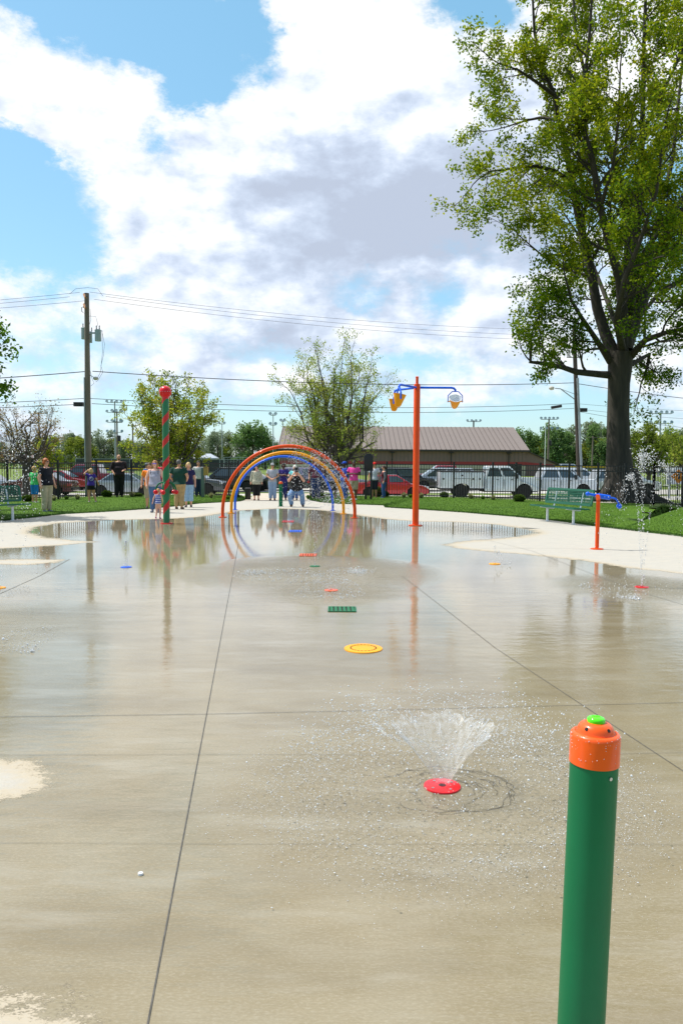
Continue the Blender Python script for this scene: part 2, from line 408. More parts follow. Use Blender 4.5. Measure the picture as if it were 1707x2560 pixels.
def concrete():
    mt = bpy.data.materials.new('pad_concrete'); nt, N, L, b = nodes_of(mt)
    def ns(scale, det=6, stretch=None, rough=.55):
        n = N.new('ShaderNodeTexNoise'); n.inputs['Scale'].default_value = scale; n.inputs['Detail'].default_value = det; n.inputs['Roughness'].default_value = rough
        if stretch:
            m_ = N.new('ShaderNodeMapping'); m_.inputs['Scale'].default_value = stretch
            L.new(tc.outputs['Object'], m_.inputs['Vector']); L.new(m_.outputs[0], n.inputs['Vector'])
        else: L.new(tc.outputs['Object'], n.inputs['Vector'])
        return n.outputs['Fac']
    def mth(op, a, b_=None, c=None, cl=False):
        n = N.new('ShaderNodeMath'); n.operation = op; n.use_clamp = cl
        for i, x in enumerate((a, b_, c)):
            if x is None: continue
            if hasattr(x, 'is_output'): L.new(x, n.inputs[i])
            else: n.inputs[i].default_value = x
        return n.outputs[0]
    def mr(v, a, b_, c, d, sm=False):
        n = N.new('ShaderNodeMapRange'); n.inputs[1].default_value = a; n.inputs[2].default_value = b_; n.inputs[3].default_value = c; n.inputs[4].default_value = d
        if sm: n.interpolation_type = 'SMOOTHSTEP'
        L.new(v, n.inputs[0]); return n.outputs[0]
    def mix(f, a, b_):
        n = N.new('ShaderNodeMixRGB')
        for i, x in enumerate((f, a, b_)):
            if hasattr(x, 'is_output'): L.new(x, n.inputs[i])
            else: n.inputs[i].default_value = x
        return n.outputs[0]
    tc = N.new('ShaderNodeTexCoord')
    aw = N.new('ShaderNodeAttribute'); aw.attribute_name = 'wet'
    ar = N.new('ShaderNodeAttribute'); ar.attribute_name = 'rip'
    ast = N.new('ShaderNodeAttribute'); ast.attribute_name = 'still'; mv = mth('SUBTRACT', 1.0, mth('MULTIPLY', ast.outputs['Fac'], .90))
    big = ns(.55, 6, (1, 1.6, 1)); mid = ns(3.5, 7, (1, 1.8, 1)); fine = ns(60, 6, (1, 2.2, 1), .7); broom = ns(14, 5, (.35, 9, 1), .65); grit = ns(260, 3)
    w0 = mth('ADD', aw.outputs['Fac'], mth('MULTIPLY', mth('SUBTRACT', mid, .5), .8))
    w0 = mth('ADD', w0, mth('MULTIPLY', mth('SUBTRACT', fine, .5), 1.1))
    w0 = mth('ADD', w0, mth('MULTIPLY', mth('SUBTRACT', ns(15, 5, (1, 1.6, 1), .65), .5), .8))
    w = mr(w0, .44, .56, 0, 1, True)
    # stain just inside/outside the water's edge
    dry = mix(mr(mid, .3, .7, 0, 1), (.42,.40,.355,1), (.51,.495,.455,1))
    dry = mix(mr(broom, .35, .65, 0, .35), dry, (.57,.56,.52,1))
    dry = mix(mr(fine, .42, .60, .45, 0), dry, (.34,.30,.23,1))
    damp = mr(w0, .0, .42, 0, .8)
    dry = mix(damp, dry, (.46,.385,.27,1))
    wetc = mix(mr(big, .32, .68, 0, 1), (.222,.180,.104,1), (.310,.262,.168,1))
    wetc = mix(mr(mid, .35, .7, 0, .55), wetc, (.32,.285,.205,1))
    wetc = mix(mr(broom, .3, .7, 0, .30), wetc, (.18,.152,.095,1))
    wetc = mix(mr(fine, .50, .68, 0, .38), wetc, (.40,.37,.29,1))
    wetc = mix(mr(fine, .50, .34, 0, .22), wetc, (.19,.16,.10,1))
    wetc = mix(mr(grit, .60, .70, 0, .25), wetc, (.13,.11,.08,1))
    wetc = mix(mr(ns(1.1, 7, (.55, 2.4, 1), .6), .48, .70, 0, .45), wetc, (.178,.147,.092,1))
    wetc = mix(mr(ns(2.3, 6, (.5, 2.0, 1), .6), .54, .72, 0, .5), wetc, (.36,.335,.27,1))
    # small dark open pits round the splash
    vo = N.new('ShaderNodeTexVoronoi'); vo.inputs['Scale'].default_value = 62
    m2 = N.new('ShaderNodeMapping'); m2.inputs['Scale'].default_value = (.6, 1.2, 1); L.new(tc.outputs['Object'], m2.inputs['Vector']); L.new(m2.outputs[0], vo.inputs['Vector'])
    pit = mth('MULTIPLY', mr(vo.outputs['Distance'], .10, .22, 1, 0), mth('MULTIPLY', mr(ar.outputs['Fac'], .15, .7, 0, 1), mr(fine, .50, .60, 0, .8)))
    wetc = mix(pit, wetc, (.06,.055,.045,1))
    L.new(mix(w, dry, wetc), b.inputs['Base Color'])
    rw = mr(big, .3, .7, .01, .06)
    rw = mth('ADD', rw, mth('MULTIPLY', mr(mid, .5, .75, 0, 1), .08))
    rw = mth('MULTIPLY', rw, mv)
    rw = mth('ADD', rw, mth('MULTIPLY', ar.outputs['Fac'], .15))
    n = N.new('ShaderNodeMixRGB'); L.new(w, n.inputs[0]); n.inputs[1].default_value = (.9,)*3+(1,); L.new(rw, n.inputs[2])
    L.new(n.outputs[0], b.inputs['Roughness'])
    b.inputs['IOR'].default_value = 1.42
    rp1 = ns(5.5, 4, (1, 2.2, 1), .55); rp2 = ns(26, 4, (1, 1.4, 1), .6)
    h = mth('MULTIPLY', mth('MULTIPLY', rp1, .0045), mv)
    h = mth('ADD', h, mth('MULTIPLY', mth('MULTIPLY', rp2, ar.outputs['Fac']), .012))
    h = mth('MULTIPLY', h, w)
    hd = mth('MULTIPLY', mth('ADD', mth('MULTIPLY', broom, .0012), mth('MULTIPLY', fine, .0014)), mth('SUBTRACT', 1.04, w))
    h = mth('ADD', h, hd)
    h = mth('ADD', h, mth('MULTIPLY', mth('MULTIPLY', broom, .00012), mv))
    bp = N.new('ShaderNodeBump'); bp.inputs['Strength'].default_value = 1; bp.inputs['Distance'].default_value = 1
    L.new(h, bp.inputs['Height']); L.new(bp.outputs[0], b.inputs['Normal'])
    return mt
CONC = concrete()
pad = tag(link('pavement', raw_mesh('pavement', V, Fq, CONC, [('wet', 'POINT', wet.ravel()), ('rip', 'POINT', rip.ravel()), ('still', 'POINT', still.ravel())])), 'round concrete splash pad, mostly wet and mirror-like with dry pale rim', 'pavement', kind='structure')
# skirt round the slab so that it has thickness
mb = MB(); mb.box((-10.5, .4, -.12), (10.56, 31.5, -.004)); mb.build('pavement_base', mat('slab_base', (.4,.38,.33), .9), pad, smooth=False)
# control joints: saw cuts as thin dark strips
JM = mat('joint_dark', (.085,.080,.072), .8, var=.4, scale=30)
JF = mat('joint_faint', (.15,.13,.09), .7, var=.4, scale=12)
mb = MB()
def strip(pts, w, z=.003):
    P = [at(*p) for p in pts]
    for a, b in zip(P, P[1:]):
        d = (b-a).normalized(); s_ = Vector((-d.y, d.x, 0))*w/2
        Q = [a-s_, b-s_, b+s_, a+s_]
        mb.add([(q.x, q.y, z) for q in Q], [(0,1,2,3)])
strip([(370,2560),(330,2800)], .0052); strip([(370,2560),(517,1785),(588,1404)], .0052)
strip([(588,1404),(596,1360)], .008)
strip([(-300,1795),(0,1793),(517,1786),(1000,1775),(1707,1757),(2300,1742)], .0045, .0034)
strip([(1005,1440),(1240,1622),(1450,1760),(1800,1990)], .0048)
strip([(1225,1352),(1330,1378),(1480,1435),(1600,1480),(1800,1540)], .006)
strip([(-100,1530),(0,1485),(100,1440),(175,1398)], .008)
strip([(1200,1371),(1330,1371),(1480,1373)], .008, .0036)
mb.cur = 1
strip([(-300,1887),(0,1888),(560,1887),(1400,1888)], .0022, .0038)
strip([(-300,2106),(0,2108),(600,2111),(1900,2112)], .0014, .0038)
strip([(1400,1888),(1707,1882)], .003, .0038)
strip([(900,1330),(1230,1352)], .006, .0038)
jt = mb.build('control_joint', [JM, JF], pad, smooth=False)

# lawns: strips between the pavement edge and beyond the fence
def lawn(name, E, outer, label):
    n = len(E); V = []; Fc = []; K = 14
    for i in range(n):
        a, b = Vector(E[i]), Vector(outer[i])
        for k in range(K+1):
            t = k / K; p = a.lerp(b, t)
            z = .004 + .030 * smooth(min(1, t*K/1.2)) if t < .8 else .034
            if k == 0: z = -.02
            V.append((p.x, p.y, z if p.y < fence_y(p.x) + .6 else tz(p.x, p.y) + .02))
    for i in range(n-1):
        for k in range(K): Fc.append((i*(K+1)+k, i*(K+1)+k+1, (i+1)*(K+1)+k+1, (i+1)*(K+1)+k))
    return tag(link(name, raw_mesh(name, V, Fc, G_LAWN, smooth=True)), label, 'lawn', kind='structure')
def resamp(E, n):
    E = [Vector(e) for e in E]; ds = [0]
    for a, b in zip(E, E[1:]): ds.append(ds[-1] + (b-a).length)
    out = []
    for q in range(n):
        s_ = ds[-1]*q/(n-1)
        for i in range(len(E)-1):
            if ds[i+1] >= s_ - 1e-9:
                out.append(E[i].lerp(E[i+1], (s_-ds[i])/max(1e-9, ds[i+1]-ds[i]))); break
    return out
EL = resamp(EDGE_L, 60); ER = resamp(EDGE_R, 80)
def outer_pts(E, xa, xb):
    out = []; n = len(E)
    for i in range(n):
        x = xa + (xb-xa)*i/(n-1)
        out.append(Vector((x, fence_y(x) + 1.8, 0)))
    return out
gapL, gapR = at(604, 1240), at(776, 1240)
OL = outer_pts(EL, -17.5, gapL.x); OR_ = outer_pts(ER, gapR.x, 16.0)
lawnL = lawn('lawn', EL, OL, 'mown lawn strip left of the walkway between pavement and fence')
lawnR = lawn('lawn', ER, OR_, 'mown lawn strip right of the walkway with mowing stripes')
# grass blades standing on the lawns
BL = mat('grass_blade', (.036,.098,.006), .7, var=.35, scale=3, spec=.2)
def blades(name, E, O, n, label):
    t = nr.random(n); u = nr.random(n)**1.6; u[: n//4] = nr.random(n//4)*.03
    Ea = np.array([tuple(e) for e in E]); Oa = np.array([tuple(o) for o in O])
    f = t*(len(E)-1); i = np.minimum(f.astype(int), len(E)-2); fr = (f-i)[:, None]
    P = (Ea[i]*(1-fr)+Ea[i+1]*fr)*(1-u[:, None]) + (Oa[i]*(1-fr)+Oa[i+1]*fr)*u[:, None]
    P[:, 2] = .005 + .028*np.clip(u*16, 0, 1)
    h = nr.uniform(.010, .030, n); a = nr.uniform(0, 6.283, n); w = nr.uniform(.004, .009, n)
    dx = np.cos(a)*w; dy = np.sin(a)*w
    lean = nr.normal(0, .018, (n, 2))
    A = P + np.stack([-dx, -dy, 0*h], 1); B = P + np.stack([dx, dy, 0*h], 1); C_ = P + np.stack([lean[:, 0], lean[:, 1], h], 1)
    V = np.stack([A, B, C_], 1).reshape(-1, 3)
    return tag(link(name, raw_mesh(name, V, np.arange(3*n).reshape(-1, 3), BL)), label, 'grass', kind='stuff')
blades('grass', EL, OL, 60000, 'short grass blades growing on the left lawn')
blades('grass', ER, OR_, 80000, 'short grass blades growing on the right lawn')

# walkway through the gap, parking strips, road
WALK = mat('walk_concrete', (.50,.43,.34), .85, var=.1, scale=2)
WALK2 = mat('lot_concrete', (.50,.48,.44), .9, var=.12, scale=.6)
a, b = at(613, 1250), at(770, 1247)
mb = MB()
mb.add([(a.x, 30.4, .008), (b.x, 30.4, .008), (b.x+.1, 36.8, .008), (a.x-.1, 36.8, .008)], [(0,1,2,3)])
mb.add([(a.x-.1, 36.8, .008), (b.x+.1, 36.8, .008), (b.x+.6, 46.5, LOT+.03), (a.x-.6, 46.5, LOT+.03)], [(0,1,2,3)])
tag(mb.build('path', WALK, smooth=False), 'tan concrete walkway leaving the pad through the fence gap', 'path', kind='structure')
mb = MB(); mb.box((-70, 46.2, LOT-.1), (70, 53.4, LOT+.03)); tag(mb.build('road', WALK2, smooth=False), 'pale concrete parking lane just beyond the fence', 'road', kind='structure')
mb = MB(); mb.box((-70, 56.6, LOT-.1), (70, 65.5, LOT+.03)); tag(mb.build('road', WALK2, smooth=False), 'farther pale parking lane beyond the green verge', 'road', kind='structure')
# ================================================================ splash-pad features
ORANGE = paint('orange_paint', (232,78,2), rough=.42, coat=.08); GREEN = paint('green_paint', (0,106,64), rough=.5, coat=.03); YELLOW = paint('yellow_paint', (250,165,4), rough=.4, coat=.1)
BLUE = paint('blue_paint', (14,98,230), rough=.38, coat=.1); RED = paint('red_paint', (220,12,28)); LIME = paint('lime_plastic', (88,235,20), rough=.2, coat=.6)
STEEL = mat('steel', (.55,.56,.58), .3, metal=.9, var=.1); BLACKP = mat('black_paint', (.012,.012,.014), .45, var=.2)
DARKH = mat('dark_hole', (.01,.01,.01), .9); WHITEP = mat('white_paint', (.78,.79,.80), .45, var=.05)
OR2 = paint('orange_cap', (250,92,22), rough=.35)

def bollard(loc, label, h, r, detail=True, lean=(0,0)):
    t = thing('activator_bollard', loc, label, 'bollard'); t.rotation_euler = (lean[0], lean[1], 0)
    mb = MB(); mb.lathe([(r, 0), (r, h*.897)], 48); mb.build('post', GREEN, t)
    mb = MB(); mb.lathe([(r*1.55, 0), (r*1.55, .010), (r*1.02, .012), (r*1.02, .03)], 32)
    mb.build('base_flange', GREEN, t)
    ch = .104*h; c0 = h-ch
    R_ = r*1.04
    mb = MB(); mb.lathe([(R_, c0-.002), (R_, c0+ch*.56), (R_*.99, c0+ch*.60), (R_*.95, c0+ch*.64), (R_*.86, c0+ch*.665), (R_*.80, c0+ch*.67), (R_*.76, c0+ch*.66), (R_*.745, c0+ch*.67), (R_*.735, c0+ch*.72),
                         (R_*.68, c0+ch*.79), (R_*.58, c0+ch*.85), (R_*.44, c0+ch*.885), (0, c0+ch*.89)], 48)
    cap = mb.build('cap', OR2, t, angle=60)
    mb = MB(); mb.lathe([(R_*.35, c0+ch*.86), (R_*.365, c0+ch*.93), (R_*.355, c0+ch*.965), (R_*.28, c0+ch*.995), (R_*.14, c0+ch*1.01), (0, c0+ch*1.013)], 32)
    mb.build('push_button', LIME, cap, angle=70)
    if detail:
        for th in (-2.45, -1.05, .3, 1.7):
            rr = R_*.665; z = c0+ch*.79
            M = Matrix.Rotation(th, 4, 'Z') @ Matrix.Rotation(R(48), 4, 'Y')
            mb = MB(); mb.lathe([(.0042, -.001), (.0042, .0012), (0, .0012)], 12, (rr*math.cos(th), rr*math.sin(th), z), M)
            mb.build('nozzle_hole', DARKH, cap)
        th = R(-66); M = Matrix.Rotation(th, 4, 'Z') @ Matrix.Rotation(R(90), 4, 'Y')
        mb = MB(); mb.lathe([(.0042, -.002), (.0042, .0022), (.0025, .0026), (0, .0018)], 12, (r*math.cos(th), r*math.sin(th), c0-.022), M)
        mb.build('screw', STEEL, t)
    return t
# near post: depth from its known 114 mm tube, standing just below the frame
tp = atY(1490, 1786, 1.80)
bt = atY(1451.5, 2560, 1.80)
bz = bt.z; bx = bt.x
slope = (tp.x - bx) / (tp.z - bz)
H0 = tp.z
NEARB = bollard((tp.x - slope*H0, 1.80, 0), 'large green activator post with orange cap and lime button beside the cone spray', H0/1.005, .0548, True, (0, math.atan(slope)))
p = at(702, 1266); bollard((p.x, p.y, 0), 'small green activator post with orange top under the arches', .86, .065, False)

def arch(lx, rx, ly, ty, tr, m_, word):
    a, b = at(lx, ly[0]), at(rx, ly[1]); Y = (a.y+b.y)/2
    r = (b.x - a.x)/2; cx = (a.x+b.x)/2; top = atY(722, ty, Y).z
    t = thing('spray_arch', (cx, Y, 0), '%s spray arch, %s' % word, 'spray arch', 'three nested spray arches')
    leg = max(.05, top - tr - r*1.0); hh = (top - tr) - leg
    pts = [(-r, 0, .0)] + [(-r, 0, leg*q) for q in (.5, 1)] + [(-r*math.cos(math.pi*k/48), 0, leg + hh*math.sin(math.pi*k/48)) for k in range(1, 48)] + [(r, 0, leg*q) for q in (1, .5, 0)]
    mb = MB(); mb.tube(pts, tr, 16); tb = mb.build('arch_tube', m_, t)
    for sx in (-r, r):
        mb = MB(); mb.lathe([(tr*2.4, .002), (tr*2.4, .014), (tr*1.1, .018)], 24, (sx, 0, 0)); mb.build('base_flange', m_, t)
        for k in range(4):
            th = math.pi/4+math.pi/2*k
            mb = MB(); mb.lathe([(.010, .014), (.010, .026), (0, .026)], 6, (sx+tr*1.8*math.cos(th), tr*1.8*math.sin(th), 0)); mb.build('bolt', STEEL, t)
    for k in range(26, 46, 2):
        ph = math.pi*k/48
        mb = MB(); mb.ball((-(r-tr)*math.cos(ph), 0, leg + (hh-tr)*math.sin(ph)), .012, 8, 4); mb.build('spray_nozzle', STEEL, t)
    return Y, cx, r, top
A1 = arch(555, 886.5, (1294,1294), 1111, .046, ORANGE, ('large orange', 'nearest and tallest of the nested three'))
A2 = arch(577, 858.5, (1284,1284), 1127, .044, YELLOW, ('middle yellow', 'between the orange one and the blue one'))
A3 = arch(586.5, 832, (1276,1276), 1138.5, .036, BLUE, ('small blue', 'innermost and farthest of the nested three'))

# candy-striped pole
p = at(417, 1309)
t = thing('candy_stripe_pole', (p.x, p.y, 0), 'green pole with spiral red stripe and red ball on top', 'play pole')
def stripes():
    mt = bpy.data.materials.new('spiral_stripe'); nt, N, L, b = nodes_of(mt)
    tc = N.new('ShaderNodeTexCoord'); s_ = N.new('ShaderNodeSeparateXYZ'); L.new(tc.outputs['Object'], s_.inputs[0])
    def mth(op, a, b_=None):
        n = N.new('ShaderNodeMath'); n.operation = op
        for i, x in enumerate((a, b_)):
            if x is None: continue
            if hasattr(x, 'is_output'): L.new(x, n.inputs[i])
            else: n.inputs[i].default_value = x
        return n.outputs[0]
    th = mth('DIVIDE', mth('ARCTAN2', s_.outputs[1], s_.outputs[0]), 2*math.pi)
    q = mth('FRACT', mth('SUBTRACT', mth('ADD', mth('DIVIDE', s_.outputs[2], .545), 10.18), th))
    g = mth('LESS_THAN', q, .33)
    mx = N.new('ShaderNodeMixRGB'); L.new(g, mx.inputs[0]); mx.inputs[1].default_value = srgb(0,112,68); mx.inputs[2].default_value = srgb(205,6,14)
    L.new(mx.outputs[0], b.inputs['Base Color']); b.inputs['Roughness'].default_value = .35; b.inputs['Coat Weight'].default_value = .2
    return mt
mb = MB(); mb.lathe([(.082, 0), (.082, 3.12)], 40); mb.build('pole', stripes(), t)
mb = MB(); mb.lathe([(.15, .002), (.15, .016), (.085, .02)], 32); mb.build('base_flange', RED, t)
mb = MB(); mb.ball((0, 0, 3.245), .152, 32, 18); ball = mb.build('ball_top', RED, t)
mb = MB(); mb.lathe([(.085, 3.08), (.085, 3.13), (.075, 3.14)], 24); mb.build('collar', RED, t)
for k in range(16):
    th = 2*math.pi*(k+.5)/16
    mb = MB(); mb.ball((.152*math.cos(th), .152*math.sin(th), 3.245), .009, 6, 4); mb.build('spray_nozzle', STEEL, ball)
for th in (-95, -8, 55, 125, 188):
    c, s_ = math.cos(R(th)), math.sin(R(th))
    mb = MB(); mb.tube([(c*q, s_*q, z) for q, z in ((.07, 1.015), (.12, 1.02), (.18, .99), (.225, .93), (.25, .86), (.255, .82))], .02, 12)
    b_ = mb.build('curved_arm', GREEN, t)
    mb = MB(); mb.ball((c*.257, s_*.257, .785), .058, 18, 12); mb.build('berry_ball', RED, b_)

# dumping bucket pole
p = at(1038, 1314)
t = thing('bucket_pole', (p.x, p.y, 0), 'tall orange pole with blue arms holding yellow buckets', 'play pole')
pz = atY(1040, 960, p.y).z; ptz = atY(1040, 941, p.y).z
mb = MB(); mb.lathe([(.078, 0), (.078, pz-.02), (.07, pz), (.04, pz+.005), (.035, pz+.01), (.035, ptz-.03), (.04, ptz-.025), (.04, ptz-.01), (.025, ptz)], 32); mb.build('pole', ORANGE, t)
mb = MB(); mb.lathe([(.17, .002), (.17, .018), (.08, .022)], 32); mb.build('base_flange', ORANGE, t)
for k in range(6):
    th = math.pi*k/3; mb = MB(); mb.lathe([(.011, .018), (.011, .032), (0, .032)], 6, (.135*math.cos(th), .135*math.sin(th), 0)); mb.build('bolt', STEEL, t)
az_ = atY(1040, 969, p.y).z
BIN = mat('bucket_inside', (.80,.82,.85), .5, var=.05)
def bucket(parent, c, yaw, tilt):
    """c: yoke top"""
    M = Matrix.Translation(c) @ Matrix.Rotation(yaw, 4, 'Z')
    w = .175
    mb = MB(); mb.tube([M @ Vector(v) for v in ((-w, 0, -.26), (-w, 0, -.10), (-.075, 0, .0), (.075, 0, .0), (w, 0, -.10), (w, 0, -.26))], .012 if tilt > 0 else .022, 8)
    yk = mb.build('yoke', BLUE, parent)
    T = M @ Matrix.Translation((0, 0, -.24)) @ Matrix.Rotation(tilt, 4, 'X')
    prof = [(0, -.20), (.05, -.19), (.075, -.15), (.150, .10), (.156, .10), (.156, .104), (.146, .104), (.140, .09), (.066, -.145), (0, -.18)]
    mb = MB(); mb.lathe(prof, 28, M=T); bk = mb.build('bucket', YELLOW, parent)
    mb = MB(); mb.lathe([(0, -.175), (.060, -.142), (.135, .092), (.143, .1055), (.1545, .1060)], 28, M=T, cap=False); mb.build('bucket_inside', BIN, bk)
    for q in (-1, 1): mb = MB(); mb.tube([T @ Vector((q*.115, 0, 0)), T @ Vector((q*.19, 0, 0))], .012, 8); mb.build('pivot_rod', YELLOW, bk)
for th, tilt in ((0, R(42)), (122, R(-4)), (-122, R(-10))):
    c, s_ = math.cos(R(th)), math.sin(R(th)); Ln = .93
    mb = MB(); mb.tube([(c*q, s_*q, az_+dz) for q, dz in ((.05, 0), (Ln*.5, 0), (Ln*.90, 0), (Ln*.96, -.012), (Ln, -.05), (Ln, -.09))], .027, 12); mb.build('arm', BLUE, t)
    bucket(t, Vector((c*Ln, s_*Ln, az_-.09)), {0: R(0), 122: R(-100), -122: R(-80)}[th], tilt)

# water cannon
p = at(1491, 1373)
t = thing('water_cannon', (p.x, p.y, 0), 'blue swivel water cannon on a thin orange post', 'water cannon')
mb = MB(); mb.lathe([(.035, 0), (.035, .90)], 24); mb.build('post', ORANGE, t)
mb = MB(); mb.tube([(0, 0, .895), (0, 0, .93), (-.004, -.01, .955), (-.02, -.035, .975), (-.03, -.05, .975)], .036, 14); mb.build('elbow', OR2, t)
mb = MB(); mb.lathe([(.037, .885), (.037, .893)], 24); mb.build('seam_ring', BLACKP, t)
mb = MB(); mb.lathe([(.115, .002), (.115, .014), (.04, .018)], 28); mb.build('base_flange', ORANGE, t)
zc = .975
mb = MB(); mb.tube([(-.17, .03, zc+.035), (-.09, .03, zc+.02), (-.03, .03, zc+.01), (.0, .03, zc+.005), (.02, .03, zc)], [.022, .024, .03, .042, .046], 14)
mb.tube([(.0, .03, zc+.004), (.215, .03, zc-.028)], .045, 16); g_ = mb.build('cannon_body', BLUE, t)
mb = MB(); mb.ball((-.185, .03, zc+.038), .040, 14, 9); mb.build('handle_knob', BLUE, g_)
mb = MB(); mb.tube([(.21, .03, zc-.028), (.28, .03, zc-.035), (.33, .03, zc-.05), (.36, .03, zc-.09), (.385, .03, zc-.14)], .016, 10); mb.build('nozzle_pipe', BLUE, g_)
mb = MB(); mb.ball((.395, .03, zc-.185), .048, 16, 10); mb.build('nozzle_ball', BLUE, g_)

# benches
BGREEN = mat('bench_green', srgb(14,92,70), .45, var=.06); BGAL = mat('bench_leg', (.72,.76,.80), .35, metal=.2, var=.08)
def bench(legA, legB, facing_x, label, length=1.75):
    a, b = at(*legA), at(*legB) if legB else (None)
    if legB is None:
        d = Vector((-.62, -.78, 0)); b = a + d*1.15
    else: d = (b-a).normalized()
    n = Vector((-d.y, d.x, 0))
    if n.x*facing_x < 0: n = -n
    c = (a+b)/2; span = (b-a).length
    rot = math.atan2(d.y, d.x)
    if Vector((math.sin(rot), -math.cos(rot), 0)).dot(n) < 0: rot += math.pi
    t = thing('park_bench', c, label, 'bench', rz=rot)
    # local: x along the bench, -y is the front
    for sx in (-span/2, span/2):
        mb = MB(); mb.tube([(sx, 0, 0), (sx, 0, .37)], .033, 14); mb.lathe([(.06, .0), (.06, .012)], 16, (sx, 0, 0)); lg = mb.build('leg', BGAL, t)
        mb = MB(); mb.prism([(-.22, .38), (-.22, .40), (.20, .385), (.20, .335), (.08, .335)], -.03, .03, Matrix.Translation((sx, 0, 0)) @ Matrix.Rotation(R(90), 4, 'Z')); mb.build('seat_bracket', BGAL, lg)
        mb = MB(); mb.tube([(sx, .19, .36), (sx, .24, .52), (sx, .30, .80)], .024, 4); mb.build('back_strut', BGAL, lg)
    def slab(y0, z0, y1, z1, nm):
        """perforated coated-metal panel: frame with fine bars"""
        A = Vector((0, y0, z0)); B = Vector((0, y1, z1)); D = (B-A); nn = D.cross(Vector((1,0,0))).normalized()
        mb = MB(); Lh = length/2
        def bar(p0, p1, w, th):
            e = (p1-p0).normalized(); s_ = e.cross(nn).normalized()*w/2; q = nn*th/2
            vs = [p0-s_-q, p1-s_-q, p1+s_-q, p0+s_-q, p0-s_+q, p1-s_+q, p1+s_+q, p0+s_+q]
            mb.add(vs, [(0,3,2,1),(4,5,6,7),(0,1,5,4),(1,2,6,5),(2,3,7,6),(3,0,4,7)])
        ex = Vector((Lh, 0, 0))
        for q in (0, 1): bar(A+D*q-ex, A+D*q+ex, .055, .035)
        for q in (-Lh, Lh): bar(A+Vector((q,0,0)), B+Vector((q,0,0)), .055, .035)
        nb = int(length/.045)
        for i in range(1, nb): bar(A+Vector((-Lh+length*i/nb,0,0)), B+Vector((-Lh+length*i/nb,0,0)), .013, .012)
        nb = int(D.length/.045)
        for i in range(1, nb): bar(A+D*i/nb-ex, A+D*i/nb+ex, .013, .011)
        return mb.build(nm, BGREEN, t, smooth=False)
    slab(-.26, .42, .16, .40, 'seat'); slab(.225, .50, .31, .86, 'backrest')
    return t
bench((1367,1303), (1432,1311), -1, 'green mesh bench with white legs near the large tree trunk', 1.85)
bench((33,1301), None, 1, 'green mesh bench with white legs cut by the picture edge near the woman in black', 1.85)

# ground fixtures
def disc(px, py, wpx, m_, label, nm='spray_nozzle_plate', holes=0, cat='ground nozzle', hole_c=False):
    p = at(px, py); r = (at(px+wpx/2, py)-p).length
    t = thing(nm, (p.x, p.y, .0), label, cat, 'ground spray plates')
    mb = MB(); mb.lathe([(r, .001), (r*.985, .0075), (r*.94, .009), (0, .009)], 48); pl = mb.build('plate', m_, t, angle=50)
    if hole_c:
        mb = MB(); mb.lathe([(r*.20, .008), (r*.20, .0105), (r*.14, .011), (0, .011)], 24); mb.build('nozzle_cap', STEEL if r < .08 else DARKH, t)
        for k in range(4):
            th = .6+k*math.pi/2; mb = MB(); mb.lathe([(r*.07, .009), (r*.07, .0112), (0, .0112)], 8, (r*.66*math.cos(th), r*.66*math.sin(th), 0)); mb.build('screw', STEEL, t)
    for k in range(holes):
        th = 2*math.pi*k/holes; rr = r*.66
        M = Matrix.Rotation(th, 4, 'Z')
        mb = MB(); mb.cbox((rr, 0, .0095), (.010, .020, .003), M); mb.build('slot', DARKH, t, smooth=False)
    return t
disc(1105, 1967, 92, RED, 'red plate from which the near cone of water rises', hole_c=True)
disc(908, 1622, 96, YELLOW, 'large yellow plate with a ring of small slots', holes=22)
disc(828, 1476, 34, OR2, 'orange plate spraying low in the splash ring', hole_c=True)
disc(787, 1416, 26, GREEN, 'green plate under the fan of thin jets', hole_c=True)
disc(316, 1418, 28, BLUE, 'blue plate with a small bubbling jet', hole_c=True)
disc(1236, 1410, 28, YELLOW, 'small yellow plate beside the dry tongue of concrete', hole_c=True)
disc(1603, 1468, 34, RED, 'red plate under the tall jets near the water cannon', hole_c=True)
disc(0, 1470, 30, YELLOW, 'yellow plate at the picture edge', hole_c=True)
disc(352, 2187, 13, WHITEP, 'tiny white stud set in the wet concrete', nm='survey_stud', cat='stud', hole_c=True)
def grate(px, py, wpx, hpx, m_, label, nb):
    p = at(px, py); w = (at(px+wpx/2, py)-at(px-wpx/2, py)).length; a, b = at(px, py+hpx/2), at(px, py-hpx/2); d = b.y-a.y
    t = thing('drain_grate', (p.x, p.y, 0), label, 'drain grate', 'coloured drain grates')
    mb = MB(); e = .014
    mb.box((-w/2, -d/2, .001), (w/2, -d/2+e, .010)); mb.box((-w/2, d/2-e, .001), (w/2, d/2, .010))
    mb.box((-w/2, -d/2+e, .001), (-w/2+e, d/2-e, .010)); mb.box((w/2-e, -d/2+e, .001), (w/2, d/2-e, .010))
    mb.build('frame', m_, t, smooth=False)
    mb = MB(); mb.box((-w/2+e, -d/2+e, .0008), (w/2-e, d/2-e, .0022)); mb.build('sump', DARKH, t, smooth=False)
    for k in range(nb):
        x0 = -w/2+e + (w-2*e)*k/nb
        M = Matrix.Translation((0,0,0))
        g = .012
        vs = [(x0+g, -d/2+e), (x0+(w-2*e)/nb-g*.3, -d/2+e), (x0+(w-2*e)/nb-g*.3-.006, d/2-e), (x0+g-.006, d/2-e)]
        mb = MB(); mb.add([(x, y, .0025) for x, y in vs]+[(x, y, .0095) for x, y in vs], [(0,3,2,1),(4,5,6,7),(0,1,5,4),(1,2,6,5),(2,3,7,6),(3,0,4,7)])
        mb.build('bar', m_, t, smooth=False)
grate(855, 1524, 70, 12, GREEN, 'green slatted drain grate between yellow and orange plates', 6)
grate(770, 1388, 42, 5.5, OR2, 'orange slatted drain grate behind the green plate', 6)
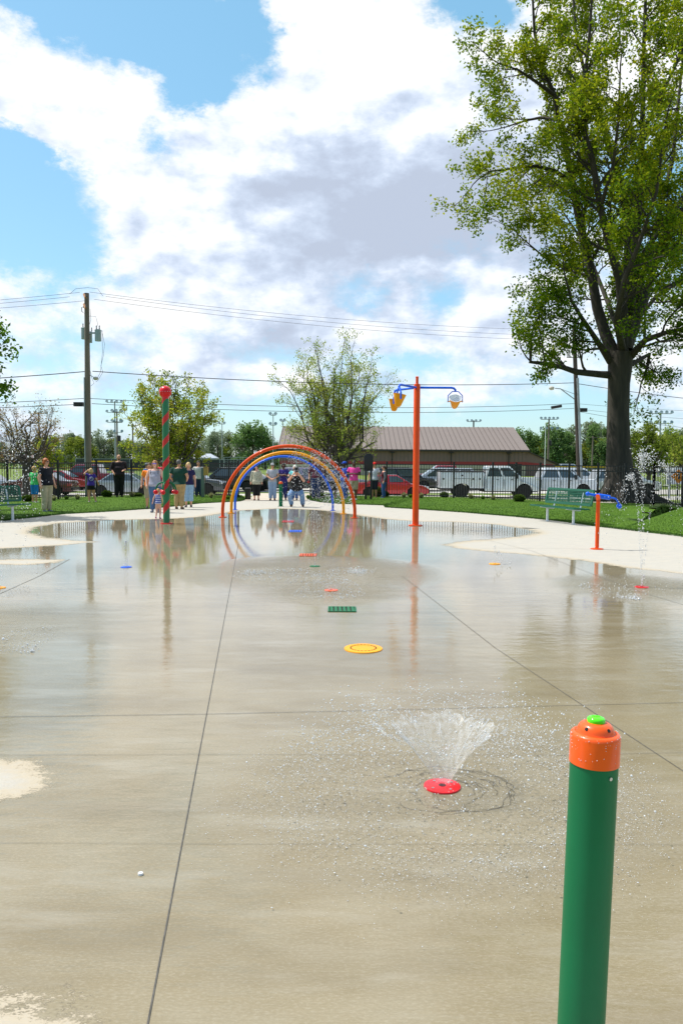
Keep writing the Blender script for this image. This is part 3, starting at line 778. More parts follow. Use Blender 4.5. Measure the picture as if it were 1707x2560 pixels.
grate(738, 1328, 32, 4, BLUE, 'blue slatted drain grate beneath the arches', 5)
grate(720, 1304, 28, 3.2, RED, 'red slatted drain grate farthest under the arches', 5)
for (px, py) in ((637, 1308), (898, 1312), (838, 1287)):
    pass

# message kiosk seen from behind, small sign post, litter bin
p = at(920.5, 1250)
t = thing('notice_board', (p.x, p.y, 0), 'black double-post notice board with rounded top seen from behind', 'notice board')
s_ = .0158
for sx in (-.105, .105):
    mb = MB(); mb.cbox((sx, 0, .62), (.085, .085, 1.24)); mb.build('post', BLACKP, t, bevel=.006)
mb = MB(); mb.prism([(-.185, 1.16), (.185, 1.16), (.185, 1.70)] + [(.185*math.cos(math.pi*k/12), 1.70+.15*math.sin(math.pi*k/12)) for k in range(1, 12)] + [(-.185, 1.70)], .05, .13); mb.build('board', BLACKP, t, bevel=.008)
mb = MB(); mb.cbox((0, .165, 1.70), (.30, .06, .03)); mb.build('hood', BLACKP, t, smooth=False)
p = at(507.5, 1245)
t = thing('sign_post', (p.x, p.y, 0), 'square grey green post carrying a tan wooden box', 'post')
mb = MB(); mb.cbox((0, 0, .62), (.13, .13, 1.24)); mb.build('post', mat('post_grey', srgb(96,112,104), .7, var=.12), t, bevel=.01)
mb = MB(); mb.cbox((.13, .03, 1.09), (.17, .24, .33)); bx_ = mb.build('box', mat('tan_wood', srgb(178,142,72), .7, var=.15, stretch=(1,1,8)), t, bevel=.01)
mb = MB(); mb.cbox((.13, .03, 1.265), (.20, .27, .022)); mb.build('lid', mat('tan_wood_dark', srgb(150,116,58), .7), bx_, smooth=False)
p = at(620, 1249)
t = thing('litter_bin', (p.x, p.y, 0), 'small black litter bin on the walkway beside the fence end', 'bin')
mb = MB(); mb.lathe([(.10, 0), (.115, .03), (.12, .40), (.128, .405), (.128, .44)], 20); mb.build('bin', BLACKP, t)
mb = MB(); mb.lathe([(.12, .441), (.13, .45), (.09, .47), (.0, .475)], 20); mb.build('lid', BLACKP, t)

# ================================================================ fence
FBLK = mat('fence_black', (.010,.010,.012), .35, var=.2)
def fence(pts, label):
    P = [at(*q) for q in pts]; P = [Vector((q.x, q.y, .02)) for q in P]
    t = thing('metal_fence', P[len(P)//2], label, 'fence', 'black picket fence round the pad'); o = t.location
    for i, q in enumerate(P):
        q = q - o
        mb = MB(); mb.cbox((q.x, q.y, .72), (.068, .068, 1.50)); mb.cbox((q.x, q.y, 1.49), (.085, .085, .04)); mb.build('post', FBLK, t, smooth=False)
    for a, b in zip(P, P[1:]):
        a, b = a-o, b-o; d = b-a; Ln = d.length; e = d/Ln; rot = Matrix.Translation(a) @ Matrix.Rotation(math.atan2(e.y, e.x), 4, 'Z')
        if Ln < .4: continue
        mb = MB()
        for z in (1.395, 1.20, .10): mb.box((.034, -.016, z-.02), (Ln-.034, .016, z+.02), rot)
        n = max(2, round(Ln/.112))
        for k in range(1, n): mb.box((Ln*k/n-.010, -.010, .03), (Ln*k/n+.010, .010, 1.376), rot)
        mb.build('picket_panel', FBLK, t, smooth=False)
    return t
fence(POST_L, 'black metal picket fence run ending beside the walkway gap and litter bin')
fence(POST_R[:12], 'long black metal picket fence run in front of the trucks')
fence(POST_R[11:], 'black metal picket fence run turning toward the viewer past the large trunk')
# ================================================================ people
SK = {'fair': (226,168,140), 'tan': (205,150,118), 'brown': (92,58,42), 'dark': (62,38,28), 'pale': (235,182,158)}
def skinm(k): return mat('skin_'+k, srgb(*SK[k]), .55, var=.06, scale=20)
def hairm(c): return mat('hair_%02x%02x%02x' % c, srgb(*c), .6, var=.3, scale=60, stretch=(1,1,.2))
SHOE = {}
VOX = .0105
def person(px, feet, top, label, face=0, skin='fair', hair=(90,60,40), hs='short', shirt=(100,100,100), sleeve='short', pants=(40,40,60), leg='long',
           shoes=(40,40,40), fat=1.0, arms=None, legs=None, lean=0, crouch=0, hat=None, glasses=None, female=False, child=0, extra=None, hang=0, H=None, hood=0):
    p = at(px, feet); 
    if H is None: H = atY(px, top, p.y).z
    t = thing('person', (p.x, p.y, p.z + .003 + (0.03 if p.y > 20 and not hang else 0) * 0), label, 'person', 'visitors round the pad', rz=R(face))
    S = H; hsx = 1.0 + .28*child
    sw = (.100 if female else .112)*(.92 if child else 1)*(1+(fat-1)*.35)   # shoulder half-width
    hw = (.092 if female else .086)*(1+(fat-1)*.75)
    hz = .52 - .05*child
    drop = crouch
    tl = lean
    def T(x, y, z):  # torso frame: lean forward about the hips (towards -y)
        dz = z - hz; return Vector((x*S, (y - dz*math.sin(tl))*S, (hz + dz*math.cos(tl) - drop)*S))
    knee = {-1: [-.052, -.01, .275], 1: [.052, -.01, .275]}; ank = {-1: [-.055, .01, .042], 1: [.055, .01, .042]}
    if legs:
        for s_ in (-1, 1):
            if s_ in legs: knee[s_], ank[s_] = [list(v) for v in legs[s_]]
    el = {s_: [s_*(sw+.035+.02*(fat-1)), .015, .655] for s_ in (-1, 1)}; wr = {s_: [s_*(sw+.045+.03*(fat-1)), -.035, .515] for s_ in (-1, 1)}
    if arms:
        for s_ in (-1, 1):
            if s_ in arms: el[s_], wr[s_] = [list(v) for v in arms[s_]]
    hip = {s_: T(s_*.048*(1+(fat-1)*.6), 0, hz-.01) for s_ in (-1, 1)}
    KN = {s_: Vector(knee[s_])*S for s_ in (-1, 1)}; AN = {s_: Vector(ank[s_])*S for s_ in (-1, 1)}
    SH = {s_: T(s_*sw*.92, .004, .805) for s_ in (-1, 1)}
    EL = {s_: T(*el[s_]) for s_ in (-1, 1)}; WR = {s_: T(*wr[s_]) for s_ in (-1, 1)}
    tr = [(.455, hw*.90, .062), (.50, hw*1.05, .074), (.54, hw*1.02, .074), (.59, hw*(.90 if female else .98)*(1 if fat < 1.15 else 1.08), .064), (.63, hw*(.84 if female else .99)*(1 if fat < 1.15 else 1.1), .060),
          (.69, sw*.86, .064), (.735, sw*.93, .066), (.77, sw*.98, .060), (.80, sw*.97, .050), (.822, sw*.72, .040), (.838, .042, .036)]
    fb = 1+(fat-1)*.9
    def torso(mb, infl, z0=.455, z1=.84, flare=0):
        rings = []
        for z, rx, ry in tr:
            if z < z0-.001 or z > z1+.001: continue
            k = fb if z < .72 else 1+(fat-1)*.4
            c = T(0, -.012*(fb-1)*6 if .5 < z < .7 else 0, z)
            fl = flare*max(0, (.60-z)/.15)
            rings.append((c, (rx+infl+fl)*S, (ry*k+infl+fl*.7)*S))
        mb.loft(rings, 22)
    def leg_tube(mb, infl, zend, loose=0):
        for s_ in (-1, 1):
            a, k, n_ = hip[s_], KN[s_], AN[s_]
            r = [(.058*(1+(fat-1)*.6)), .050*(1+(fat-1)*.5), .036, .034, .021]
            P_ = [a, a.lerp(k, .45), k, k.lerp(n_, .35), n_]; Rr = [x+infl+loose*q for x, q in zip(r, (0, .3, .7, .9, 1.3))]
            if zend < 1:
                tot = zend*2; pts = []; rr = []
                for i, q in enumerate((0, .45, 1, 1.35, 2)):
                    if q <= tot: pts.append(P_[i]); rr.append(Rr[i])
                    else:
                        q0 = (0, .45, 1, 1.35, 2)[i-1]; f = (tot-q0)/(q-q0); pts.append(P_[i-1].lerp(P_[i], f)); rr.append(Rr[i-1]+(Rr[i]-Rr[i-1])*f); break
                P_, Rr = pts, rr
            mb.tube(P_, [x*S for x in Rr], 14)
    def arm_tube(mb, infl, end):
        for s_ in (-1, 1):
            a, e, w = SH[s_], EL[s_], WR[s_]
            r0, r1, r2 = [(x*(1+(fat-1)*.5))+infl for x in (.033, .024, .016)]
            a2 = a.lerp(T(0, 0, .80), .30)
            if end <= .5: 
                q = a.lerp(e, end*2); mb.tube([a2, a, q], [r0*S*.9, r0*S, (r0+(r1-r0)*end*2+.004)*S], 12)
            elif end < 1:
                q = e.lerp(w, end*2-1); mb.tube([a2, a, e, q], [r0*S*.9, r0*S, r1*S, (r1*.9)*S], 12)
            else: mb.tube([a2, a, a.lerp(e, .5), e, e.lerp(w, .4), w], [r0*S*.9, r0*S, (r0+r1)/2*S, r1*S, r1*.95*S, r2*S], 12)
    SKM = skinm(skin)
    # --- body: one continuous surface
    mb = MB(); torso(mb, 0); leg_tube(mb, 0, 1); arm_tube(mb, 0, 1)
    hc = T(0, -.006, .932 - .012*child); hr = Vector((.042, .052, .062))*hsx*S
    mb.tube([T(0, .006, .815), T(0, .0, .865), hc], [.034*S, .029*S*hsx, .034*S*hsx], 14)
    mb.ball(hc, hr, 18, 12)
    mb.ball(hc + Vector((0, -.012, -.030))*S*hsx, Vector((.033, .037, .034))*S*hsx, 14, 8)       # jaw
    mb.tube([hc+Vector((0, -.050, .008))*S*hsx, hc+Vector((0, -.062, -.010))*S*hsx], [.006*S*hsx, .010*S*hsx], 8)  # nose
    for s_ in (-1, 1): mb.ball(hc+Vector((s_*.043, .004, -.003))*S*hsx, Vector((.007, .012, .017))*S*hsx, 8, 6)
    for s_ in (-1, 1):
        w, e = WR[s_], EL[s_]; d = (w-e).normalized(); side = Vector((0, 1, 0)).cross(d)
        side = side.normalized() if side.length > .1 else Vector((1, 0, 0)); nrm = d.cross(side).normalized()
        side, nrm = nrm, side     # fingers spread front to back when the arm hangs
        mb.tube([w-d*.005*S, w+d*.022*S, w+d*.050*S], [.0155*S, .0205*S, .019*S], 10)
        for k, (off, ln) in enumerate(((-.0165, .034), (-.0055, .042), (.0055, .040), (.0165, .031))):
            b0 = w+d*.045*S+side*off*S; curl = nrm*(-.010 if k % 2 else -.008)*S*(1 if s_ > 0 else -1)
            mb.tube([b0, b0+d*ln*.5*S, b0+d*ln*.92*S+curl], [.0062*S, .0056*S, .0045*S], 7)
        b0 = w+d*.012*S-side*.016*S
        mb.tube([b0, b0+d*.020*S-side*.014*S, b0+d*.042*S-side*.018*S], [.0075*S, .0068*S, .005*S], 7)
        # bare feet are covered by shoes
        a = AN[s_]; ft = Vector((s_*.012*S, -.085*S, -.022*S)) if not crouch else Vector((0, -.08*S, -.02*S))
        mb.tube([a, a+Vector((0, 0, -.022*S)), a+ft+Vector((0, 0, -.004*S))], [.021*S, .022*S, .014*S], 10)
    body = mb.build('body', SKM, t, remesh=VOX*max(.7, min(1, H/1.7)))
    # --- clothing
    vx = VOX*1.1*max(.7, min(1, H/1.7))
    if leg == 'skirt':
        mb = MB(); c0, c1, c2 = T(0, 0, .60), T(0, 0, .52), T(0, 0, .30)
        mb.loft([(c0, hw*.95*S, .07*S*fb), (c1, (hw+.02)*S, .09*S*fb), (c2, (hw+.03)*S, .10*S*fb)], 22); mb.build('skirt', cloth(pants), t, remesh=vx)
    elif leg == 'suit': pass
    else:
        z = {'long': .97, 'short': .50, 'knee': .58, 'brief': .24, 'capri': .80}[leg]
        mb = MB(); torso(mb, .009, .455, .60); leg_tube(mb, .010, z, .012 if leg in ('short', 'knee', 'capri') else .010); mb.build('shorts' if leg in ('short', 'knee', 'brief') else 'trousers', cloth(pants), t, remesh=vx)
    e = {'none': 0, 'short': .30, 'three': .7, 'long': .97}[sleeve]
    mb = MB(); torso(mb, .013, .50 if hang <= 0 else .455, .825 if sleeve != 'none' else .80, flare=.01+.02*hang)
    if e: arm_tube(mb, .010, e)
    else:
        for s_ in (-1, 1): mb.tube([T(s_*.05, -.035, .79), T(s_*.055, 0, .836), T(s_*.05, .035, .79)], .010*S, 8)
    if female and not child:
        for s_ in (-1, 1): mb.ball(T(s_*.040, -.050-.01*(fat-1), .725), Vector((.040, .034, .036))*S, 12, 8)
    top_ = mb.build('shirt' if leg != 'suit' else 'swimsuit', cloth(shirt) if not isinstance(shirt, bpy.types.Material) else shirt, t, remesh=vx)
    for s_ in (-1, 1):
        a = AN[s_]
        mb = MB(); mb.tube([a+Vector((0, .020*S, -.020*S)), a+Vector((0, -.01*S, -.016*S)), a+Vector((s_*.008*S, -.06*S, -.024*S)), a+Vector((s_*.012*S, -.095*S, -.028*S))], [.022*S, .028*S, .024*S, .016*S], 12)
        zs = max(.002, a.z-.042*S); mb.v = [(v[0], v[1], max(v[2], zs)) for v in mb.v]
        mb.build('shoe', mat('shoe_%02x%02x%02x' % shoes, srgb(*shoes), .6, var=.1), t)
    # --- head
    def hp(x, y, z): return hc + Vector((x, y, z))*S*hsx
    for s_ in (-1, 1):
        mb = MB(); mb.ball(hp(s_*.018, -.049, .006), .0062*S*hsx, 10, 6); ey = mb.build('eye', mat('eye_white', (.6,.6,.58), .2), t)
        mb = MB(); mb.ball(hp(s_*.018, -.0535, .006), .0034*S*hsx, 8, 5); mb.build('iris', mat('iris_dark', (.02,.015,.01), .2), ey)
        mb = MB(); mb.tube([hp(s_*.008, -.053, .017), hp(s_*.018, -.054, .021), hp(s_*.029, -.047, .017)], .0028*S*hsx, 6); mb.build('eyebrow', hairm(hair), t)
    mb = MB(); mb.tube([hp(-.014, -.050, -.030), hp(0, -.0545, -.032), hp(.014, -.050, -.030)], .0040*S*hsx, 6); mb.build('mouth', mat('lips_'+skin, tuple(c*.55 if i else c*.8 for i, c in enumerate(srgb(*SK[skin]))), .5), t)
    if hs != 'bald':
        mb = MB(); k = 1.07
        top_r = Vector((.046, .054, .056))*S*hsx
        mb.ball(hp(0, .010, .014), top_r*k, 16, 10)
        # clear the face
        if hs in ('long', 'bob', 'curly'):
            low = {'long': -.115, 'bob': -.055, 'curly': -.045}[hs]
            mb.tube([hp(0, .022, .01), hp(0, .030, low*.5), hp(0, .026, low)], [v*S*hsx for v in (.048, .046 if hs != 'curly' else .052, .036)], 14)
            for s_ in (-1, 1): mb.tube([hp(s_*.034, .0, .035), hp(s_*.047, .0, -.01), hp(s_*.044, -.006, low*.9)], [v*S*hsx for v in (.016, .016, .012)], 10)
            if hs == 'curly':
                for q in range(26):
                    th = rnd.uniform(0, 6.28); ph = rnd.uniform(-.3, 1.4); v = Vector((math.cos(th)*math.cos(ph)*.046, abs(math.sin(th))*math.cos(ph)*.05 + .01, .014+math.sin(ph)*.052))
                    mb.ball(hp(*v), rnd.uniform(.010, .017)*S*hsx, 8, 6)
        if hs == 'tail': mb.tube([hp(0, .055, .02), hp(0, .075, .0), hp(0, .07, -.04)], [v*S*hsx for v in (.018, .02, .008)], 8)
        mb.v = [tuple(v) for v in mb.v]
        hm = mb.build('hair', hairm(hair), t, remesh=.009*max(.7, min(1, H/1.7)))
    if hat:
        c_, kind = hat
        hm_ = cloth(c_, 'hat_%02x%02x%02x' % c_)
        mb = MB(); zz = .020
        mb.lathe([(.0505*S*hsx, 0), (.0505*S*hsx, .018*S), (.045*S*hsx, .038*S*hsx), (.028*S*hsx, .050*S*hsx), (0, .054*S*hsx)], 20, hp(0, .003, zz+.002), Matrix.Scale(1.12, 4, (0, 1, 0)))
        h_ = mb.build('cap', hm_, t, angle=60)
        if kind == 'cap':
            mb = MB(); n = 10; pts = [(math.cos(math.pi*q/n)*.044, -.035-math.sin(math.pi*q/n)*.055) for q in range(n+1)]
            vs = [hp(x, y, zz+.006-.012*max(0, (-y-.05)/.05)) for x, y in pts]; vs2 = [v+Vector((0, 0, .004*S)) for v in vs]
            mb.add(vs+vs2, [tuple(range(n, -1, -1)), tuple(range(n+1, 2*n+2))]+[(i, i+1, n+2+i, n+1+i) for i in range(n)]+[(n, 0, n+1, 2*n+1)])
            mb.build('cap_brim', hm_, h_, smooth=False)
        elif kind == 'brim':
            mb = MB(); mb.lathe([(.05*S, 0), (.09*S, -.004*S), (.09*S, .001*S), (.05*S, .006*S)], 22, hp(0, 0, zz)); mb.build('hat_brim', hm_, h_)
    if glasses:
        gm = mat('lens_%02x%02x%02x' % glasses, srgb(*glasses), .08, metal=.3, spec=.8)
        mb = MB()
        for s_ in (-1, 1): mb.ball(hp(s_*.019, -.0525, .004), Vector((.0165, .006, .0115))*S*hsx, 12, 6); mb.tube([hp(s_*.034, -.045, .007), hp(s_*.045, .0, .008)], .0022*S*hsx, 5)
        mb.tube([hp(-.008, -.056, .007), hp(.008, -.056, .007)], .0025*S*hsx, 5)
        mb.build('sunglasses', gm, t)
    if extra: extra(t, S, T, hp, EL, WR, AN)
    return t
def pattern_mat(name, c0, c1, kind, scale):
    mt = bpy.data.materials.new(name); nt, N, L, b = nodes_of(mt)
    tc = N.new('ShaderNodeTexCoord'); mx = N.new('ShaderNodeMixRGB'); mx.inputs[1].default_value = srgb(*c0); mx.inputs[2].default_value = srgb(*c1)
    if kind == 'stripe':
        s_ = N.new('ShaderNodeSeparateXYZ'); L.new(tc.outputs['Object'], s_.inputs[0])
        a = N.new('ShaderNodeMath'); a.operation = 'MULTIPLY'; a.inputs[1].default_value = scale; L.new(s_.outputs[2], a.inputs[0])
        f = N.new('ShaderNodeMath'); f.operation = 'FRACT'; L.new(a.outputs[0], f.inputs[0])
        g = N.new('ShaderNodeMath'); g.operation = 'GREATER_THAN'; g.inputs[1].default_value = .62; L.new(f.outputs[0], g.inputs[0]); L.new(g.outputs[0], mx.inputs[0])
    elif kind == 'plaid':
        c = N.new('ShaderNodeTexChecker'); c.inputs['Scale'].default_value = scale; L.new(tc.outputs['Object'], c.inputs['Vector']); L.new(c.outputs['Fac'], mx.inputs[0])
    else:
        v = N.new('ShaderNodeTexVoronoi'); v.inputs['Scale'].default_value = scale; L.new(tc.outputs['Object'], v.inputs['Vector'])
        g = N.new('ShaderNodeMath'); g.operation = 'LESS_THAN'; g.inputs[1].default_value = .33; L.new(v.outputs['Distance'], g.inputs[0]); L.new(g.outputs[0], mx.inputs[0])
    L.new(mx.outputs[0], b.inputs['Base Color']); b.inputs['Roughness'].default_value = .85
    return mt
def wristband(t, S, T, hp, EL, WR, AN):
    w, e = WR[-1], EL[-1]; d = (w-e).normalized(); mb = MB(); mb.tube([w-d*.03*S, w-d*.012*S], .021*S, 12); mb.build('wristband', mat('band_white', (.7,.8,.75), .5), t)
# children of the left group
person(88, 1258, 1166, 'blond boy in bright green shirt and blue shorts standing on the left lawn', 160, 'tan', (190,150,90), 'short', (72,196,112), 'short', (20,122,205), 'knee', (200,200,205), child=.55, extra=wristband)
person(118, 1281, 1146, 'red-haired woman in black top and khaki trousers looking to her left', 62, 'fair', (176,96,40), 'curly', (14,16,28), 'short', (182,170,142), 'long', (120,125,135), fat=1.28, female=True, glasses=(60,40,40), hang=0)
def logo(t, S, T, hp, EL, WR, AN):
    mb = MB(); c = T(0, .088, .70); mb.tube([(c.x+.045*S*math.cos(q*.4)*1.2, c.y+.001, c.z+.055*S*math.sin(q*.4)) for q in range(17)], .005*S, 6)
    mb.tube([(c.x+.026*S*math.cos(q*.4), c.y+.001, c.z+.03*S*math.sin(q*.4)) for q in range(12)], .005*S, 6)
    mb.build('shirt_emblem', mat('print_white', (.6,.62,.75), .8), t)
person(229, 1257, 1171, 'girl in purple shirt and black shorts shading her eyes with one arm', 205, 'tan', (196,160,110), 'bob', (62,40,140), 'short', (14,14,20), 'brief', (190,185,190), child=.5, female=True, extra=logo,
       arms={1: ([.19, -.01, .84], [.09, -.06, .93]), -1: ([-.155, .04, .67], [-.20, .0, .55])}, legs={1: ([.055, -.02, .27], [.055, .0, .042]), -1: ([-.075, -.03, .27], [-.13, .02, .042])})
person(299, 1244, 1136, 'bald bearded man dressed all in black with arms folded down in front', 22, 'tan', (60,45,38), 'bald', (30,14,22), 'three', (10,10,12), 'long', (12,12,14), fat=1.35,
       arms={-1: ([-.175, .01, .66], [-.13, -.09, .57]), 1: ([.165, .02, .66], [.09, -.11, .63])}, extra=lambda t, S, T, hp, EL, WR, AN: (lambda mb: (mb.ball(hp(0, -.030, -.042), Vector((.026, .024, .018))*S, 10, 6), mb.build('beard', hairm((58,42,36)), t)))(MB()))
person(368, 1243, 1158, 'man in blue shirt and patterned cap facing right behind the tank-top woman', 75, 'tan', (60,50,40), 'short', (42,128,205), 'short', (30,32,40), 'long', (30,30,30), hat=((120,125,135), 'cap'), arms={1: ([.12, -.06, .66], [.10, -.15, .70])})
person(375, 1272, 1157, 'person in orange shirt and khaki shorts half hidden behind the tank-top woman', 10, 'tan', (80,60,40), 'short', (252,130,20), 'short', (160,148,120), 'knee', (40,40,45), fat=1.1)
def straps(t, S, T, hp, EL, WR, AN):
    for s_ in (-1, 1):
        mb = MB(); mb.tube([T(s_*.068, -.066, .70), T(s_*.072, -.060, .78), T(s_*.066, -.01, .835), T(s_*.068, .055, .77)], .008*S, 6); mb.build('bag_strap', mat('strap_brown', srgb(90,80,80), .8), t)
person(389, 1281, 1151, 'woman in grey tank top and jeans with mirrored blue sunglasses', 3, 'pale', (168,118,70), 'long', (166,166,182), 'none', (72,102,140), 'long', (130,130,140), fat=1.22, female=True, glasses=(60,80,240), extra=straps,
       arms={-1: ([-.165, .0, .655], [-.150, -.05, .53]), 1: ([.165, .0, .655], [.145, -.05, .55])})
person(407, 1246, 1152, 'dark-haired man in red shirt mostly hidden behind the striped pole', 20, 'brown', (20,16,16), 'short', (222,40,66), 'short', (30,34,60), 'long', (30,30,34))
def suit_straps(t, S, T, hp, EL, WR, AN):
    for s_ in (-1, 1):
        mb = MB(); mb.tube([T(s_*.035, .058, .72), T(s_*-.02, .060, .78), T(s_*-.05, .02, .83)], .007*S, 6); mb.build('swimsuit_strap', mat('strap_red', srgb(200,60,80), .7), t)
person(396.5, 1297, 1222, 'toddler in blue and white striped swimsuit walking away from the viewer', 176, 'pale', (196,150,96), 'tail', pattern_mat('suit_stripes', (40,62,165), (225,228,240), 'stripe', 21), 'none', (255,255,255), 'suit', (190,60,150), child=.95, female=True, extra=suit_straps,
       legs={-1: ([-.055, -.035, .26], [-.05, -.005, .042]), 1: ([.055, .0, .25], [.062, .07, .055])}, arms={1: ([.155, .02, .66], [.19, -.01, .55]), -1: ([-.14, .02, .66], [-.15, -.03, .55])})
person(448.5, 1273, 1149, 'heavy man in dark green shirt and khaki trousers seen from behind', 172, 'tan', (95,92,90), 'short', (10,62,48), 'short', (176,148,100), 'long', (96,80,62), fat=1.42, hat=None,
       arms={-1: ([-.185, .02, .66], [-.14, -.08, .60]), 1: ([.185, .02, .66], [.165, -.05, .60])})
person(472, 1268, 1156, 'blonde woman in navy top and pale blue cropped trousers beside the man in green', 6, 'fair', (215,182,120), 'bob', (34,30,78), 'short', (152,188,216), 'capri', (80,70,70), fat=1.08, female=True)
person(497, 1243, 1152, 'man in white shirt and dark jeans behind the small grey post', 8, 'tan', (40,34,32), 'short', (208,206,200), 'three', (34,52,84), 'long', (30,30,30), arms={-1: ([-.16, .02, .66], [-.12, -.06, .53])})
# middle group
person(641.5, 1251, 1163, 'dark-haired woman in patterned beige tunic and black cropped trousers', 2, 'fair', (48,28,26), 'bob', pattern_mat('tunic_print', (188,182,160), (140,138,118), 'spots', 16), 'long', (14,12,14), 'capri', (120,80,66), fat=1.15, female=True, hang=1)
person(681.5, 1251, 1158, 'man in light grey shirt and cap with hands clasped in front', 3, 'tan', (120,100,80), 'short', (176,176,186), 'short', (142,162,190), 'long', (96,54,40), fat=1.08, hat=((170,168,172), 'cap'), glasses=(40,24,24),
       arms={-1: ([-.155, -.02, .655], [-.035, -.12, .58]), 1: ([.155, -.02, .655], [.030, -.12, .585])})
person(709, 1250, 1158, 'dark-skinned woman in purple top and navy trousers with arms crossed', 4, 'brown', (22,16,16), 'bob', (52,38,120), 'short', (34,44,100), 'long', (90,90,100), female=True,
       arms={-1: ([-.15, -.03, .67], [.01, -.11, .69]), 1: ([.15, -.03, .66], [-.01, -.125, .665])})
person(737, 1251, 1163, 'white-haired woman in turquoise shirt standing behind the crouching photographer', -12, 'fair', (225,220,210), 'curly', (110,208,212), 'short', (62,92,150), 'long', (70,70,80), fat=1.1, female=True,
       arms={-1: ([-.19, -.0, .70], [-.10, -.10, .66])})
def camera_prop(t, S, T, hp, EL, WR, AN):
    c = hp(0, -.085, .0)
    mb = MB(); mb.cbox(c, (.14, .06, .095)); cb = mb.build('camera_body', BLACKP, t, bevel=.008)
    mb = MB(); mb.tube([c+Vector((0, -.03, 0)), c+Vector((0, -.15, -.005))], [.036, .041], 16); mb.build('camera_lens', BLACKP, cb)
person(741.5, 1267, 1180, 'crouching photographer in black shirt and pale jeans aiming a camera', 0, 'fair', (150,140,130), 'short', (26,26,30), 'short', (112,146,188), 'long', (60,44,40), fat=1.25, H=1.66, crouch=.185, lean=R(14), extra=camera_prop, hat=((30,28,30), 'cap'),
       arms={-1: ([-.155, -.09, .72], [-.060, -.11, .86]), 1: ([.155, -.09, .72], [.060, -.11, .86])},
       legs={-1: ([-.135, -.115, .235], [-.105, .045, .045]), 1: ([.115, -.115, .235], [.125, .035, .045])})
person(790, 1248, 1142, 'tall man in maroon checked shirt and jeans behind the blue arch', 8, 'tan', (60,46,40), 'short', pattern_mat('maroon_check', (112,48,70), (82,34,52), 'plaid', 26), 'three', (30,52,100), 'long', (30,26,30), fat=1.12, hat=((120,40,52), 'brim'))
person(800, 1243, 1150, 'man in dark jacket standing behind the maroon checked shirt', -15, 'brown', (20,16,14), 'short', (50,22,36), 'long', (24,26,40), 'long', (20,20,24))
person(834, 1246, 1161, 'woman in blue patterned top and black skirt behind the yellow arch', -10, 'brown', (30,22,20), 'bob', pattern_mat('blue_print', (22,60,140), (90,150,205), 'spots', 18), 'short', (12,12,18), 'skirt', (170,30,40), fat=1.15, female=True,
       arms={-1: ([-.16, -.02, .68], [-.18, -.12, .72])})
person(861, 1250, 1154, 'man in royal blue jacket, blue cap and jeans turned to his right', -70, 'dark', (16,12,12), 'short', (26,64,170), 'long', (44,84,160), 'long', (190,190,200), hat=((28,78,190), 'cap'))
person(884, 1251, 1152, 'man in hot pink shirt and khaki shorts looking at his hands', -8, 'brown', (16,12,12), 'short', (250,70,160), 'short', (170,150,122), 'short', (230,230,235), fat=1.08,
       arms={-1: ([-.16, -.01, .66], [-.05, -.13, .68]), 1: ([.16, -.01, .66], [.06, -.13, .675])})
person(935, 1245, 1156, 'man in white shirt, red cap and dark shorts beside the notice board', -20, 'tan', (60,40,30), 'short', (214,216,224), 'short', (38,40,54), 'knee', (120,80,60), hat=((232,40,36), 'cap'), fat=1.05)
person(958.5, 1246, 1164, 'woman in maroon vest over grey sleeves and jeans facing left', -80, 'fair', (70,38,30), 'tail', (92,26,40), 'none', (40,78,128), 'long', (30,60,110), female=True,
       extra=lambda t, S, T, hp, EL, WR, AN: (lambda mb: ([mb.tube([T(s_*.09, 0, .80), EL[s_], EL[s_].lerp(WR[s_], .8)], [.040*S, .032*S, .024*S], 10) for s_ in (-1, 1)], mb.build('sleeves', cloth((110,112,120)), t)))(MB()))
person(208, 1245, 1158, 'distant person in pale shirt walking beyond the fence line', 30, 'tan', (90,70,60), 'short', (150,130,120), 'short', (90,90,100), 'long', (60,60,60)) if False else None
# ================================================================ vehicles
GLASS = mat('car_glass', (.045,.07,.085), .06, var=.1, spec=1.0, coat=1); GLASSB = mat('windshield_glass', (.16,.27,.33), .05, var=.15, scale=1.5, spec=1.0, coat=1)
TYRE = mat('tyre_rubber', (.012,.012,.012), .85, var=.2); RIM = mat('wheel_rim', (.50,.51,.53), .3, metal=.7, var=.1)
TRIM = mat('black_trim', (.015,.015,.017), .5, var=.2); LAMP = mat('lamp_clear', (.75,.77,.8), .1, spec=1, coat=1); TAIL = mat('lamp_red', (.42,.01,.015), .15, coat=1); AMB = mat('lamp_amber', (.9,.28,.02), .25, coat=.5)
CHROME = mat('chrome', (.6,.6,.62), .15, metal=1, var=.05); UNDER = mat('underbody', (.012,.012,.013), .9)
def carpaint(c): return mat('car_paint_%02x%02x%02x' % c, srgb(*c), .25, metal=0 if min(c) > 205 else .2, var=.04, coat=1)
